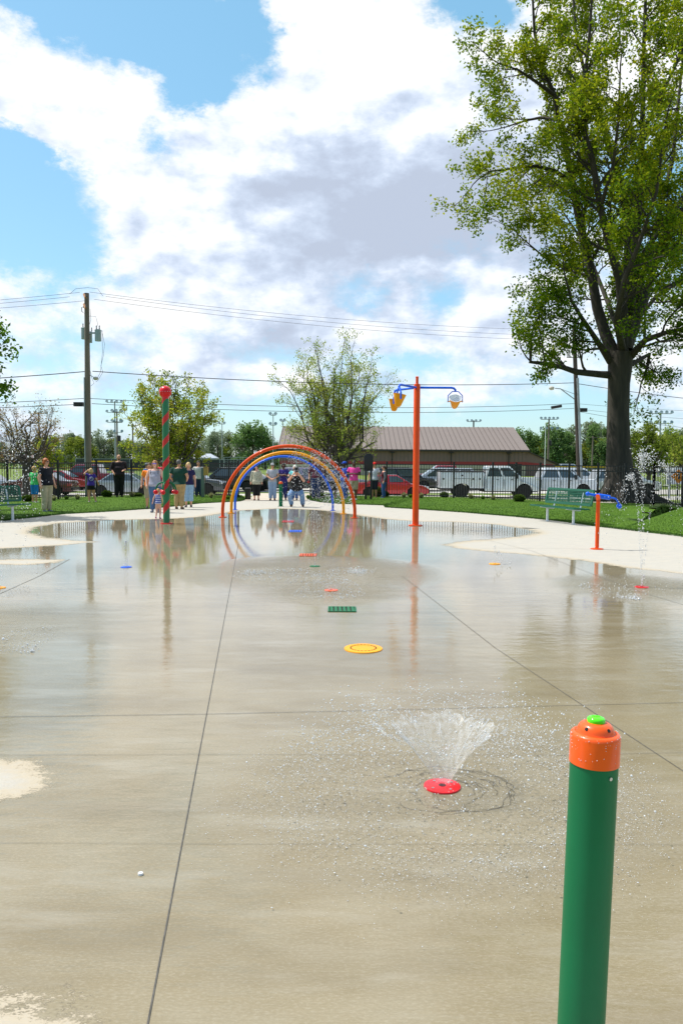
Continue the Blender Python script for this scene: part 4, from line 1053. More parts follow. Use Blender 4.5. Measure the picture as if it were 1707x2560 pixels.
KINDS = {
 # low outline rear->front (x,z), greenhouse base/top, wheel x, radius, half width
 'sedan': dict(L=4.6, out=[(.0,.38),(.02,.72),(.10,.92),(.9,.97),(3.25,.93),(4.25,.76),(4.52,.62),(4.6,.42)], gb=(.72,3.45), gt=(1.45,2.60), zt=1.43, zb=.94, wx=(.88,3.62), wr=.33, hw=.90),
 'hatch': dict(L=4.3, out=[(.0,.38),(.02,.80),(.12,.98),(.9,1.0),(3.0,.96),(3.95,.80),(4.22,.64),(4.3,.42)], gb=(.12,3.35), gt=(.62,2.35), zt=1.50, zb=.97, wx=(.75,3.42), wr=.33, hw=.90),
 'suv': dict(L=4.8, out=[(.0,.45),(.02,.95),(.08,1.08),(1.0,1.10),(3.45,1.08),(4.5,.98),(4.75,.80),(4.8,.48)], gb=(.08,3.75), gt=(.35,2.95), zt=1.74, zb=1.08, wx=(.95,3.80), wr=.38, hw=.95),
 'van': dict(L=5.0, out=[(.0,.42),(.02,.95),(.06,1.08),(1.0,1.08),(3.75,1.02),(4.65,.88),(4.95,.68),(5.0,.45)], gb=(.06,4.25), gt=(.25,3.25), zt=1.75, zb=1.04, wx=(1.0,4.0), wr=.35, hw=.97),
 'pickup': dict(L=5.9, out=[(.0,.62),(.0,1.14),(.06,1.20),(2.15,1.20),(4.35,1.20),(5.55,1.12),(5.84,1.0),(5.9,.58)], gb=(2.05,4.75), gt=(2.35,3.95), zt=1.90, zb=1.20, wx=(1.15,4.85), wr=.41, hw=1.0),
 'cabtruck': dict(L=6.3, out=[(2.75,.62),(2.75,1.28),(4.70,1.30),(4.9,1.34),(5.95,1.28),(6.22,1.18),(6.3,.60)], gb=(2.80,5.15), gt=(2.98,4.35), zt=2.02, zb=1.29, wx=(1.35,5.25), wr=.43, hw=1.0),
}
def vehicle(kind, pxc, d, label, color, facing=1, name='parked_car', cat='car', group='vehicles parked beyond the fence', yaw=0, z=LOT+.03, doors=2, pull=True):
    """pxc: photo pixel column of the middle of the vehicle; d: depth; facing: +1 nose towards +x"""
    K = KINDS[kind]; Lc = K['L']; hw = K['hw']; wr = K['wr']
    c = atY(pxc, 1200, d)
    t = thing(name, (c.x, d, z), label, cat, group, rz=(0 if facing > 0 else math.pi) + R(yaw))
    P = carpaint(color); X = lambda x: x - Lc/2
    sill = .26 if kind in ('sedan', 'hatch', 'van') else (.34 if kind == 'suv' else .45)
    out = K['out']; ar = wr*1.16
    poly = [(X(x), z_) for x, z_ in out]
    xr0 = out[0][0]; bott = [(X(out[-1][0])-.05, sill)]
    for wx in sorted(K['wx'], reverse=True):
        if wx - ar < xr0: continue
        bott += [(X(wx)+ar, sill)] + [(X(wx)+ar*math.cos(math.pi*k/10), max(sill, wr+ar*math.sin(math.pi*k/10)*1.0)) for k in range(1, 10)] + [(X(wx)-ar, sill)]
    bott += [(X(xr0)+.05, sill)]
    mb = MB(); mb.prism(poly + bott, -hw, hw)
    # tuck the sides under and round the belt
    mb.v = [(x, y*(1 - .10*max(0, z_-.85)/.5 - .04*max(0, .5-z_)/.3), z_) for x, y, z_ in mb.v]
    mb.v = [(x, y*(1-.16*max(0, (abs(x)-Lc/2+.35)/.35)**2), z_) for x, y, z_ in mb.v]
    body = mb.build('body', P, t, bevel=.045, angle=30)
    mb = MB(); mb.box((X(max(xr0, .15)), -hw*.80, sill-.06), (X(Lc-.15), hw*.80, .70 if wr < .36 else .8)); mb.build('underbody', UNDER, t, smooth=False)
    # greenhouse
    (b0, b1), (t0, t1), zb, zt = K['gb'], K['gt'], K['zb'], K['zt']
    wb, wt = hw*.93, hw*.74
    def gv(x, y, z_): return Vector((X(x), y, z_))
    vs = [gv(b0,-wb,zb-.03), gv(b1,-wb,zb-.03), gv(b1,wb,zb-.03), gv(b0,wb,zb-.03), gv(t0,-wt,zt), gv(t1,-wt,zt), gv(t1,wt,zt), gv(t0,wt,zt)]
    mb = MB(); mb.add(vs, [(0,3,2,1),(4,5,6,7),(0,1,5,4),(1,2,6,5),(2,3,7,6),(3,0,4,7)]); cab = mb.build('cab' if kind in ('pickup','cabtruck') else 'cabin', P, t, bevel=.05)
    def face_pt(side, u, v):
        """u 0..1 rear->front, v 0..1 bottom->top on a side of the greenhouse, 6 mm proud"""
        xb = b0+(b1-b0)*u; xt = t0+(t1-t0)*u; x = xb+(xt-xb)*v; y = side*(wb+(wt-wb)*v+.008); return gv(x, y, zb+(zt-zb)*v)
    n = {2: [(.06,.47),(.53,.93)], 3: [(.04,.30),(.34,.62),(.66,.94)]}[doors]
    for side in (-1, 1):
        for u0, u1 in n:
            q = [face_pt(side, u0, .10), face_pt(side, u1, .10), face_pt(side, u1-(.0 if u1 < .9 else .02), .84), face_pt(side, u0+(0 if u0 > .1 else .03), .84)]
            mb = MB(); mb.add(q + [v - Vector((0, side*.02, 0)) for v in q], [(0,1,2,3),(4,7,6,5),(0,4,5,1),(1,5,6,2),(2,6,7,3),(3,7,4,0)]); mb.build('side_window', GLASS, t, smooth=False)
    for nm, (xa, xb_), gm in (('windshield', (b1, t1), GLASSB), ('rear_window', (b0, t0), GLASS)):
        sg = 1 if nm == 'windshield' else -1
        def wp(v, s_): return gv(xa+(xb_-xa)*v, s_*(wb+(wt-wb)*v)*.88, zb+(zt-zb)*v) + Vector((sg*.012, 0, .008))
        q = [wp(.06,-1), wp(.06,1), wp(.88,1), wp(.88,-1)]
        mb = MB(); mb.add(q + [v-Vector((sg*.02,0,.01)) for v in q], [(0,1,2,3),(4,7,6,5),(0,4,5,1),(1,5,6,2),(2,6,7,3),(3,7,4,0)]); mb.build(nm, gm, t, smooth=False)
    # wheels
    for wx in K['wx']:
        for side in (-1, 1):
            M = Matrix.Translation((X(wx), side*(hw-.13), wr)) @ Matrix.Rotation(R(90), 4, 'X')
            mb = MB(); mb.lathe([(wr*.60, -.11), (wr*.95, -.11), (wr, -.08), (wr, .08), (wr*.95, .11), (wr*.60, .11)], 28, M=M); w = mb.build('wheel', TYRE, t)
            mb = MB(); mb.lathe([(0, -.03), (wr*.60, -.03), (wr*.62, .0), (wr*.62, .03), (0, .03)], 24, M=M)
            for k in range(5):
                th = 2*math.pi*k/5
                for zz in (-.095, .055):
                    mb.add([M @ Vector((rr*math.cos(th+a_), rr*math.sin(th+a_), zz+dz)) for dz in (0, .04) for rr, a_ in ((wr*.1, -.6), (wr*.60, -.16), (wr*.60, .16), (wr*.1, .6))], [(0,3,2,1),(4,5,6,7),(0,1,5,4),(1,2,6,5),(2,3,7,6),(3,0,4,7)])
            mb.build('rim', RIM, w)
    # lamps, bumpers, handles, mirrors, plate, door lines
    zf = out[-2][1]; fr = X(out[-1][0]); re = X(xr0)
    for side in (-1, 1):
        mb = MB(); mb.cbox((fr-.20, side*hw*.72, zf+.04), (.36, hw*.36, .13)); mb.build('headlight', LAMP, t, bevel=.02)
        if kind != 'cabtruck': mb = MB(); mb.cbox((re+.10, side*hw*.78, out[1][1]-.02), (.24, hw*.30, .17 if kind not in ('pickup',) else .34)); mb.build('taillight', TAIL, t, bevel=.02)
        xm = b1-.42; mb = MB(); mb.cbox((X(xm), side*(wb+.14), zb+.10), (.10 if wr < .4 else .14, .20, .15 if wr < .4 else .30)); mb.build('side_mirror', TRIM if wr > .4 else P, t, bevel=.02)
        for u in ([.33, .72] if b1-b0 > 2.2 else [.5]):
            xx = b0+(b1-b0)*u; mb = MB(); mb.cbox((X(xx), side*(hw*.985-.0), zb-.12), (.16, .035, .035)); mb.build('door_handle', TRIM if wr > .4 else P, t, bevel=.008)
    mb = MB(); mb.cbox((fr+.0, 0, sill+.16), (.12, hw*1.6, .20)); mb.build('front_bumper', TRIM if wr < .4 else CHROME, t, bevel=.03)
    mb = MB(); mb.cbox((fr-.02, 0, zf-.06), (.08, hw*1.0, .16 if wr < .4 else .34)); mb.build('grille', TRIM, t, bevel=.01)
    if kind != 'cabtruck':
        mb = MB(); mb.cbox((re-.01, 0, sill+.17), (.12, hw*1.6, .18)); mb.build('rear_bumper', TRIM if wr < .4 else CHROME, t, bevel=.03)
    mb = MB()
    for u in (.02, .5, .97):
        xx = b0+(b1-b0)*u
        if xx > out[-1][0]-.8: continue
        for side in (-1, 1): mb.cbox((X(xx), side*hw*.985, (zb+sill)/2+.03), (.014, .05, zb-sill-.22))
    mb.build('door_seam', TRIM, t, smooth=False)
    if kind == 'pickup':
        mb = MB(); mb.box((X(.10), -hw*.82, 1.08), (X(2.0), hw*.82, 1.212)); mb.build('cargo_bed', UNDER, t, smooth=False)
    if kind == 'suv':
        mb = MB()
        for side in (-1, 1): mb.tube([gv(t0+.1, side*wt*.9, zt+.05), gv(t1-.2, side*wt*.9, zt+.05)], .022, 6)
        mb.build('roof_rail', TRIM, t)
    if kind == 'cabtruck':
        mb = MB(); mb.prism([(X(0), .62), (X(0), 1.62), (X(2.70), 1.62), (X(2.70), .62)] + [(X(1.35)+.50*math.cos(math.pi*k/8), .62+.30*math.sin(math.pi*k/8)) for k in range(0, 9)], -1.03, 1.03)
        sb = mb.build('service_body', carpaint((222,226,232)), t, bevel=.03)
        mb = MB()
        for side in (-1, 1):
            for xa in (.06, .80, 1.92, 2.62): mb.cbox((X(xa), side*1.03, 1.15), (.02, .02, .86))
            mb.cbox((X(1.35), side*1.03, 1.22), (1.05, .02, .02))
        mb.build('locker_seam', TRIM, sb, smooth=False)
        for side in (-1, 1):
            for xa, zz in ((.18, 1.2), (1.35, 1.42), (2.05, 1.2), (2.45, 1.2)):
                mb = MB(); mb.cbox((X(xa), side*1.035, zz), (.12, .03, .10)); mb.build('locker_latch', TRIM, sb, bevel=.01)
        mb = MB(); mb.cbox((X(1.35), 0, 1.66), (2.70, 2.08, .06)); mb.build('top_rail', TRIM, sb, smooth=False)
        mb = MB(); mb.box((X(.05), -.85, .50), (X(2.75), .85, .66)); mb.build('chassis_frame', UNDER, t, smooth=False)
        for k in range(5):
            mb = MB(); mb.cbox((X(3.15+.25*k), -.25, 2.05), (.10, .12, .06)); mb.build('roof_beacon', AMB, t, bevel=.015)
    return t
def span(x0, x1): return (x0+x1)/2
vehicle('cabtruck', 1219, 50, 'white utility truck with square service lockers and amber roof lights', (232,236,240), 1, 'utility_truck', 'truck', doors=2)
vehicle('pickup', 1375, 52, 'white crew cab pickup behind the nose of the utility truck', (226,230,240), 1, 'pickup_truck', 'truck', doors=2)
vehicle('suv', 1558, 56, 'silver wagon with red taillight partly hidden by the large trunk', (196,200,206), 1, 'parked_car', 'car', z=LOT+.02)
vehicle('sedan', 978, 49.5, 'bright red sedan between the maroon vest woman and the orange pole', (190,8,34), 1)
vehicle('suv', 1010, 60, 'black roof-racked wagon behind the bright red sedan', (22,26,34), 1)
vehicle('van', 1105, 61, 'silver minivan peeping out behind the utility truck', (200,206,212), -1, cat='van', name='minivan', doors=3)
vehicle('pickup', 1118, 70, 'small red pickup far behind the utility truck', (170,20,36), -1, 'pickup_truck', 'truck')
vehicle('van', 1432, 66, 'pale van whose roof shows between the white pickup and pole', (214,218,224), 1, cat='van', name='minivan', doors=3)
vehicle('sedan', 1492, 66, 'dark blue sedan behind the hood of the white pickup', (40,48,62), 1)
vehicle('sedan', -52, 50, 'silver sedan cut off by the picture edge behind the green bench', (170,176,188), -1)
vehicle('sedan', 98, 50, 'dark maroon sedan behind the boy in green', (92,24,34), -1)
vehicle('sedan', 152, 58.5, 'red sedan behind the woman in black top', (178,16,44), 1)
vehicle('pickup', 232, 61, 'maroon pickup facing left behind the girl in purple', (150,18,44), -1, 'pickup_truck', 'truck')
vehicle('sedan', 318, 50, 'silver sedan behind the bald man in black', (170,178,188), 1)
vehicle('suv', 470, 51, 'charcoal grey wagon behind the small grey post', (86,90,98), 1)
vehicle('suv', 572, 57.5, 'black tall wagon parked behind the fence end and arches', (18,20,24), -1)
vehicle('hatch', 628, 61.5, 'white hatchback facing right seen through the arches', (224,230,238), 1)
vehicle('sedan', 700, 59, 'dark grey sedan behind the people under the arches', (44,50,58), -1)
vehicle('suv', 775, 60, 'lilac grey wagon behind the maroon checked shirt', (150,138,160), 1)
vehicle('sedan', 858, 60, 'silver blue sedan behind the man in blue jacket', (150,170,190), 1)
# faraway vehicles in the field lot
for i, (px, c_, w) in enumerate(((1395,(60,90,170),'blue'),(1424,(200,205,212),'pale silver'),(1592,(205,210,215),'white'),(1612,(110,120,135),'grey'),(1650,(30,60,150),'dark blue'),(1668,(170,30,30),'red'))):
    vehicle('suv' if i % 2 else 'sedan', px, 150+4*i, '%s car parked far off across the field %s the large trunk' % (w, 'before' if px < 1500 else 'beyond'), c_, 1 if i % 2 else -1, group='cars far across the field', z=LOT)

# ================================================================ buildings
DW = mat('siding_brown', srgb(130,104,98), .75, var=.08, scale=2); RW = mat('siding_red', srgb(158,56,58), .7, var=.08); TW = mat('siding_tan', srgb(190,180,158), .8, var=.06); ROOFM = mat('roof_metal', srgb(122,111,106), .7, metal=.0, var=.05, scale=.6)
d0 = 120
def bp_(px, py): q = atY(px, py, d0); return q
eL, eR = atY(700, 1121, d0), atY(1313, 1126.5, d0); rz_ = atY(1255, 1073, d0+11); ez = eR.z
t = thing('pole_barn', (eL.x, d0, LOT), 'long brown metal barn with red band and ribbed pale roof', 'barn')
o = Vector((eL.x, d0, LOT)); Wd = eR.x-eL.x; hz = ez-LOT; rH = rz_.z-LOT+.2
zr0 = atY(1300, 1155, d0).z-LOT; zr1 = atY(1300, 1163.5, d0).z-LOT
mb = MB(); mb.box((0,0,-.3), (Wd, 22, hz), None); wl = mb.build('wall', DW, t, smooth=False)
mb = MB(); mb.box((0,-.03,zr1), (Wd, -.003, zr0)); mb.build('red_band', RW, wl, smooth=False)
mb = MB(); mb.box((0,-.035,-.2), (Wd, -.006, zr1-.003)); mb.build('lower_wall', TW, wl, smooth=False)
mb = MB()
for k in range(int(Wd/.6)): mb.box((.3+k*.6, -.045, zr0+.02), (.36+k*.6, -.004, hz-.05))
mb.build('siding_rib', mat('siding_rib', srgb(110,97,92), .7), wl, smooth=False)
mb = MB(); rx = (rz_.x-eR.x)*0
mb.add([(-.4,-.5,hz-.05),(Wd+.5,-.5,hz-.05),(Wd+.5,11,rH),(-.4,11,rH),(-.4,22.5,hz-.05),(Wd+.5,22.5,hz-.05),
        (-.4,-.5,hz+.07),(Wd+.5,-.5,hz+.07),(Wd+.5,11,rH+.12),(-.4,11,rH+.12),(-.4,22.5,hz+.07),(Wd+.5,22.5,hz+.07)],
       [(0,3,2,1),(3,4,5,2),(6,7,8,9),(9,8,11,10),(0,1,7,6),(1,2,8,7),(2,5,11,8),(5,4,10,11),(4,3,9,10),(3,0,6,9)])
rf = mb.build('roof', ROOFM, t, smooth=False)
mb = MB(); sl = (rH-hz)/11.5
for k in range(int((Wd+.8)/.75)):
    x = -.3+k*.75; mb.add([(x,-.5,hz+.075),(x+.07,-.5,hz+.075),(x+.07,11,rH+.125),(x,11,rH+.125),(x,-.5,hz+.14),(x+.07,-.5,hz+.14),(x+.07,11,rH+.19),(x,11,rH+.19)], [(0,3,2,1),(4,5,6,7),(0,1,5,4),(1,2,6,5),(2,3,7,6),(3,0,4,7)])
mb.build('roof_rib', mat('roof_rib', srgb(98,89,85), .7, metal=.0), rf, smooth=False)
mb = MB(); mb.box((-.5,-.56,hz-.20), (Wd+.55,-.505,hz+.08)); mb.build('fascia', mat('fascia_dark', srgb(60,50,50), .6), rf, smooth=False)
mb = MB(); mb.prism([(Wd, hz), (Wd, hz+.2), (Wd+.5, hz+.2), (Wd, hz)], 0, .1) if False else None
x1 = atY(1388, 1160, d0).x - o.x; z1 = atY(1388, 1160, d0).z - LOT
mb = MB(); mb.add([(Wd,.2,-.2),(x1,.2,-.2),(x1,.2,z1),(Wd,.2,hz-.05),(Wd,20,-.2),(x1,20,-.2),(x1,20,z1),(Wd,20,hz-.05)], [(0,1,2,3),(5,4,7,6),(1,5,6,2),(4,0,3,7)])
ln = mb.build('side_wing', DW, t, smooth=False)
mb = MB(); mb.add([(Wd-.02,-.1,hz-.06),(x1+.5,-.1,z1-.12),(x1+.5,20.3,z1-.12),(Wd-.02,20.3,hz-.06),(Wd-.02,-.1,hz+.10),(x1+.5,-.1,z1+.02),(x1+.5,20.3,z1+.02),(Wd-.02,20.3,hz+.10)], [(0,3,2,1),(4,5,6,7),(0,1,5,4),(1,2,6,5),(2,3,7,6),(3,0,4,7)])
mb.build('wing_roof', mat('fascia_dark', srgb(60,50,50), .6), ln, smooth=False)
mb = MB(); mb.add([(Wd+.01,.17,zr1),(x1-.4,.17,zr1),(x1-.4,.17,min(zr0,z1-.1)),(Wd+.01,.17,zr0)], [(0,1,2,3)]); mb.build('red_band', RW, ln, smooth=False)
for px in (1127, 1271, 980):
    q = atY(px, 1130, d0).x-o.x; mb = MB(); mb.box((q-.05,-.16,.2),(q+.05,-.05,hz-.45)); mb.box((q-.35,-.7,hz-.45),(q+.35,-.05,hz-.33)); mb.build('wall_light', TRIM, t, smooth=False)
mb = MB(); q = atY(1284, 1165, d0).x-o.x; mb.box((q-.9,-.05,-.1),(q+1.2,-.036,zr1+.2)); mb.build('door', TRIM, t, smooth=False)
# small hip-roofed pavilion, pink-roofed house on the far left
def hut(px0, px1, py_top, py_eave, d, label, wc, rc, nm, cat):
    a, b = atY(px0, py_eave, d), atY(px1, py_eave, d); zt = atY(px0, py_top, d).z-LOT; ze = a.z-LOT; w = b.x-a.x
    t = thing(nm, ((a.x+b.x)/2, d, LOT), label, cat)
    mb = MB(); mb.box((-w*.42,-w*.3,-.2),(w*.42,w*.3,ze)); wl = mb.build('wall', wc, t, smooth=False)
    mb = MB(); mb.box((-w*.08,-w*.3-.04,0),(w*.08,-w*.3-.003,2.0)); mb.build('door', TRIM, wl, smooth=False)
    mb = MB(); e = w/2; f = w*.40
    mb.add([(-e,-f,ze),(e,-f,ze),(e,f,ze),(-e,f,ze),(-e*.25,0,zt),(e*.25,0,zt),(-e,-f,ze+.15),(e,-f,ze+.15),(e,f,ze+.15),(-e,f,ze+.15)], [(3,2,1,0),(0,1,7,6),(1,2,8,7),(2,3,9,8),(3,0,6,9),(6,7,5,4),(7,8,5),(8,9,4,5),(9,6,4)])
    mb.build('roof', rc, t, smooth=False)
    return t
hut(498, 545, 1134, 1147, 135, 'small pavilion with pale hipped roof behind the tree left of the arches', mat('pav_wall', srgb(170,165,150), .8), mat('pav_roof', srgb(170,178,190), .5), 'pavilion', 'pavilion')
hut(64, 112, 1137, 1156, 150, 'low house with dull pink roof behind the bare tree', mat('house_wall', srgb(190,180,165), .8), mat('house_roof', srgb(190,150,150), .8), 'house', 'house')

# ================================================================ far fences of the ball field
YEL = mat('yellow_rail', srgb(245,190,30), .6); SCR = mat('wind_screen', (.035,.045,.050), .9, var=.3, scale=1); GAL = mat('galvanized', (.34,.37,.40), .45, metal=.4)
def field_fence(px0, px1, d, zt, label, yellow=True, screen=False, d1=None):
    a, b = atY(px0, 1170, d), atY(px1, 1170, d1 or d); t = thing('field_fence', (a.x, a.y, LOT), label, 'fence', 'fences of the ball field')
    D = Vector((b.x-a.x, b.y-a.y, 0)); Ln = D.length; M = Matrix.Rotation(math.atan2(D.y, D.x), 4, 'Z'); n = int(Ln/3)+1
    mb = MB()
    for k in range(n+1): x = Ln*k/n; mb.box((x-.04,-.04,0),(x+.04,.04,zt), M)
    mb.box((0,-.03,zt-.06),(Ln,.03,zt), M) if not yellow else None
    mb.build('post_row', GAL, t, smooth=False)
    if yellow: mb = MB(); mb.box((0,-.08,zt-.10),(Ln,.08,zt+.09), M); mb.build('yellow_cap', YEL, t, smooth=False)
    mb = MB()
    if screen: mb.box((.05,-.02,.3),(Ln-.05,.02,zt-.10), M); mb.build('wind_screen', SCR, t, smooth=False)
    else:
        for k in range(int(Ln/.35)): mb.box((.1+k*.35,-.008,.1),(.125+k*.35,.008,zt-.12), M)
        for k in range(5): mb.box((0,-.008,.2+k*(zt-.3)/5),(Ln,.008,.225+k*(zt-.3)/5), M)
        mb.build('wire_mesh', GAL, t, smooth=False)
    return t
field_fence(130, 430, 98, 1.15, 'yellow-topped outfield fence behind the girl in purple')
field_fence(190, 640, 128, 2.3, 'dark windscreened fence along the ball field before the far trees', False, True)
field_fence(220, 300, 118, 1.9, 'short yellow-topped fence piece beside the left utility pole')
field_fence(1385, 1800, 135, 1.35, 'yellow-topped outfield fence right of the barn')
field_fence(560, 800, 92, 2.6, 'tall galvanized backstop fence seen through the arches', False)
# orange road-work sign at the right edge
p = atY(1692, 1240, 43)
t = thing('road_sign', (p.x, 43, LOT*.9), 'orange diamond warning sign on a post beyond the fence', 'sign')
mb = MB(); mb.cbox((0,0,.85),(.07,.07,1.7)); mb.build('post', TRIM, t, smooth=False)
mb = MB(); s_ = .40; cz = atY(1692, 1191, 43).z-LOT*.9
mb.prism([(-s_, cz), (0, cz-s_), (s_, cz), (0, cz+s_)], -.06, -.04); mb.build('sign_panel', mat('sign_orange', srgb(245,140,20), .6), t, smooth=False)
mb = MB(); mb.cbox((.02,-.064,cz+.02),(.06,.004,.34)); mb.cbox((-.05,-.064,cz+.05),(.16,.004,.05)); mb.cbox((.06,-.064,cz-.08),(.14,.004,.05)); mb.build('sign_symbol', TRIM, t, smooth=False)
p = atY(1700, 1220, 50)
t = thing('sign_board', (p.x, 50, LOT), 'white rectangular board behind the orange diamond sign', 'sign')
mb = MB(); mb.box((-.9,0,.95),(.8,.05,2.0)); mb.build('panel', mat('board_white', (.62,.65,.75), .6), t, smooth=False)
mb = MB(); mb.box((-.8,-.05,0),(-.7,-.002,2.0)); mb.box((.6,-.05,0),(.7,-.002,2.0)); mb.build('post', GAL, t, smooth=False)

# ================================================================ utility poles, wires, lights
WOOD = mat('pole_wood', srgb(118,106,98), .9, var=.25, scale=6, stretch=(1,1,.12), bump=.5); WOODD = mat('pole_wood_dark', srgb(72,62,56), .9, var=.25, scale=6, stretch=(1,1,.12)); ARM = mat('crossarm_wood', srgb(150,104,66), .85, var=.2)
TANK = mat('transformer_grey', srgb(150,166,172), .45, var=.06); WIREM = mat('wire_black', (.02,.02,.022), .6); WIREC = mat('wire_copper', srgb(110,96,96), .6); CER = mat('insulator', srgb(90,84,84), .3)
D1, D2 = 43.0, 54.0
pb = atY(222, 1240, D1); pt = atY(217.5, 733, D1)
t = thing('utility_pole', (pb.x, D1, LOT), 'weathered wooden utility pole with three grey transformer cans', 'utility pole')
o = Vector((pb.x, D1, LOT)); tx = pt.x-pb.x; Hh = pt.z-LOT
def q1(px, py, dy=0): return atY(px, py, D1+dy) - o
mb = MB(); mb.tube([(0,0,0),(tx*.5,0,Hh*.5),(tx,0,Hh)], [.185,.155,.125], 16); mb.build('pole', WOOD, t)
mb = MB(); mb.tube([(-.10,-.16,.1),(-.10,-.15,Hh*.35),(-.08,-.14,Hh*.60)], .035, 8); mb.build('conduit', GAL, t)
for py in (737, 762):
    a, b = q1(213, py), q1(237, py+22); a.y -= .16; b.y = -1.5; mb = MB(); mb.tube([a-(b-a)*.55*0, b], .062, 4); ar_ = mb.build('crossarm', ARM, t, smooth=False)
    mb = MB(); mb.lathe([(.03,0),(.045,.06),(.03,.12),(0,.14)], 10, b+Vector((0,.1,.06))); mb.build('insulator', CER, ar_)
for (px, py0, py1, w, dy) in ((212.5, 820, 848, 17, .35), (227, 830, 857, 9, .55), (246, 825, 853, 15.5, -.1)):
    c0, c1 = q1(px, py1, dy), q1(px, py0, dy); r = w/2/(F/D1)
    mb = MB(); mb.lathe([(r*.96, 0), (r, .03), (r, c1.z-c0.z-.03), (r*1.05, c1.z-c0.z-.02), (r*1.05, c1.z-c0.z), (r*.6, c1.z-c0.z+.04), (0, c1.z-c0.z+.05)], 20, c0); tk = mb.build('transformer', TANK, t)
    for dx in (-.09, .07): mb = MB(); mb.lathe([(.022, 0), (.034, .05), (.022, .10), (.034, .15), (.012, .22), (0, .24)], 8, c1+Vector((dx, 0, .03))); mb.build('bushing', CER, tk)
mb = MB(); a = q1(222, 832); mb.box((a.x-.1, -.05, a.z-.05), (a.x+.42, .05, a.z+.03)); mb.build('bracket', GAL, t, smooth=False)
mb = MB(); a = q1(205, 768); mb.tube([a, a+Vector((.0,0,-.22)), a+Vector((.18,0,-.38)), a+Vector((.25,0,-.05)), a+Vector((.05,0,.0))], .02, 6); mb.tube([a+Vector((.1,0,.05)), a+Vector((.3,0,-.1))], .05, 6); mb.build('fuse_cutout', CER, t)
mb = MB(); a, b = q1(186, 1011), q1(209, 1016); mb.box((a.x, -.12, b.z-.0), (b.x, .12, a.z+.12)); mb.build('splice_box', BLACKP, t, smooth=False)
mb = MB(); a = q1(240, 946); mb.ball(a, (.15,.12,.10), 12, 8); mb.tube([a, q1(226, 938)], .02, 6); mb.build('area_light', mat('lamp_glass', (.55,.5,.42), .3), t)
mb = MB()
for pts in ([(223,790),(240,791),(244,806),(245,815)], [(255,826),(262,860),(259,890),(253,915),(258,930),(245,952),(240,955)], [(256,826),(257,880),(252,930),(243,948)], [(226,926),(230,945),(236,958),(228,965)], [(175,735),(190,722),(220,719),(245,722),(258,740)], [(226,772),(228,800),(224,812)]):
    mb.tube([q1(x, y, -.2) for x, y in pts], .009, 5)
mb.build('drop_wire', WIREM, t)
# right pole
pb = atY(1449, 1238, D2); pt = atY(1433.5, 813, D2); o2 = Vector((pb.x, D2, LOT)); tx = pt.x-pb.x; Hh = pt.z-LOT
def q2(px, py, dy=0): return atY(px, py, D2+dy) - o2
t = thing('utility_pole', o2, 'dark leaning utility pole with street lamp beside the large tree', 'utility pole')
mb = MB(); mb.tube([(0,0,0),(tx*.5,0,Hh*.5),(tx,0,Hh)], [.19,.16,.125], 16); mb.build('pole', WOODD, t)
mb = MB(); mb.tube([q2(1455, 1235, -.2), q2(1449, 1100, -.2), q2(1443, 945, -.2)], .085, 8); mb.build('conduit', GAL, t)
a, b, c = q2(1435, 998), q2(1400, 972), q2(1378, 970)
mb = MB(); mb.tube([a, b, b.lerp(c, .6)], .035, 6); mb.tube([a+Vector((0,0,.35)), b], .02, 5); la = mb.build('lamp_arm', GAL, t)
mb = MB(); mb.lathe([(.0,-.16),(.14,-.12),(.19,0),(.16,.07),(.05,.12),(0,.13)], 16, c); mb.build('street_lamp_head', mat('lamp_glass', (.55,.5,.42), .3), la)
mb = MB()
for x_ in (-.42,-.3,.28,.42): mb.lathe([(.03,0),(.05,.1),(.03,.2),(.05,.3),(0,.34)], 8, q2(1434, 893)+Vector((x_,0,0)))
mb.box((q2(1434,893).x-.5,-.05,q2(1434,893).z-.04),(q2(1434,893).x+.5,.05,q2(1434,893).z)); mb.build('insulator_rack', CER, t)
for nm, x0, x1, yy in (('splice_box', 1448, 1466, 1025), ): 
    a, b = q2(x0, yy-1), q2(x1, yy+1); mb = MB(); mb.box((a.x, -.12, b.z-.10), (b.x, .12, a.z+.10)); mb.build(nm, BLACKP, t, smooth=False)
def wire(a, b, sag, label, r=.014, mt=WIREM, n=24):
    a, b = Vector(a), Vector(b); pts = [a.lerp(b, k/n) - Vector((0,0,sag*4*(k/n)*(1-k/n))) for k in range(n+1)]
    mb = MB(); mb.tube(pts, r, 5); t = mb.build('overhead_wire', mt, None); tag(t, label, 'wire', 'overhead wires'); return t
P1 = lambda px, py: atY(px, py, D1); P2 = lambda px, py: atY(px, py, D2); D0 = 36; P0 = lambda px, py: atY(px, py, D0)
for i, (l0, l1, r0, r1, w, rr, mt) in enumerate((((-300,772),(200,731),(224,730),(1434,826),'topmost',.009,WIREC), ((-300,780),(175,742),(265,741),(1434,840),'second',.009,WIREC), ((-300,790),(212,752),(235,748),(1434,852),'third',.009,WIREC),
        ((-300,962),(212,929),(232,928),(1434,957),'heavy fourth',.022,WIREM), ((-300,1016),(212,996),(224,996),(1434,1009),'fifth',.015,WIREM), ((-300,1026),(212,1010),(230,1009),(1434,1021),'lowest',.015,WIREM))):
    wire(P0(*l0), P1(*l1), .05, '%s overhead wire running from the left utility pole to the left edge' % w, rr, mt)
    wire(P1(*r0), P2(*r1), .42 if i < 3 else .38, '%s overhead wire spanning between the two utility poles' % w, rr, mt)
for i, (a, b, w, rr) in enumerate((((1436,958),(2000,1018),'heavy upper',.022), ((1440,1009),(2000,1028),'middle',.010), ((1440,1022),(2000,1056),'third',.010), ((1450,1030),(2000,1096),'lowest',.012))):
    wire(P2(*a), atY(b[0], b[1], 62), .25, '%s overhead wire running from the leaning pole behind the trunk' % w, rr)
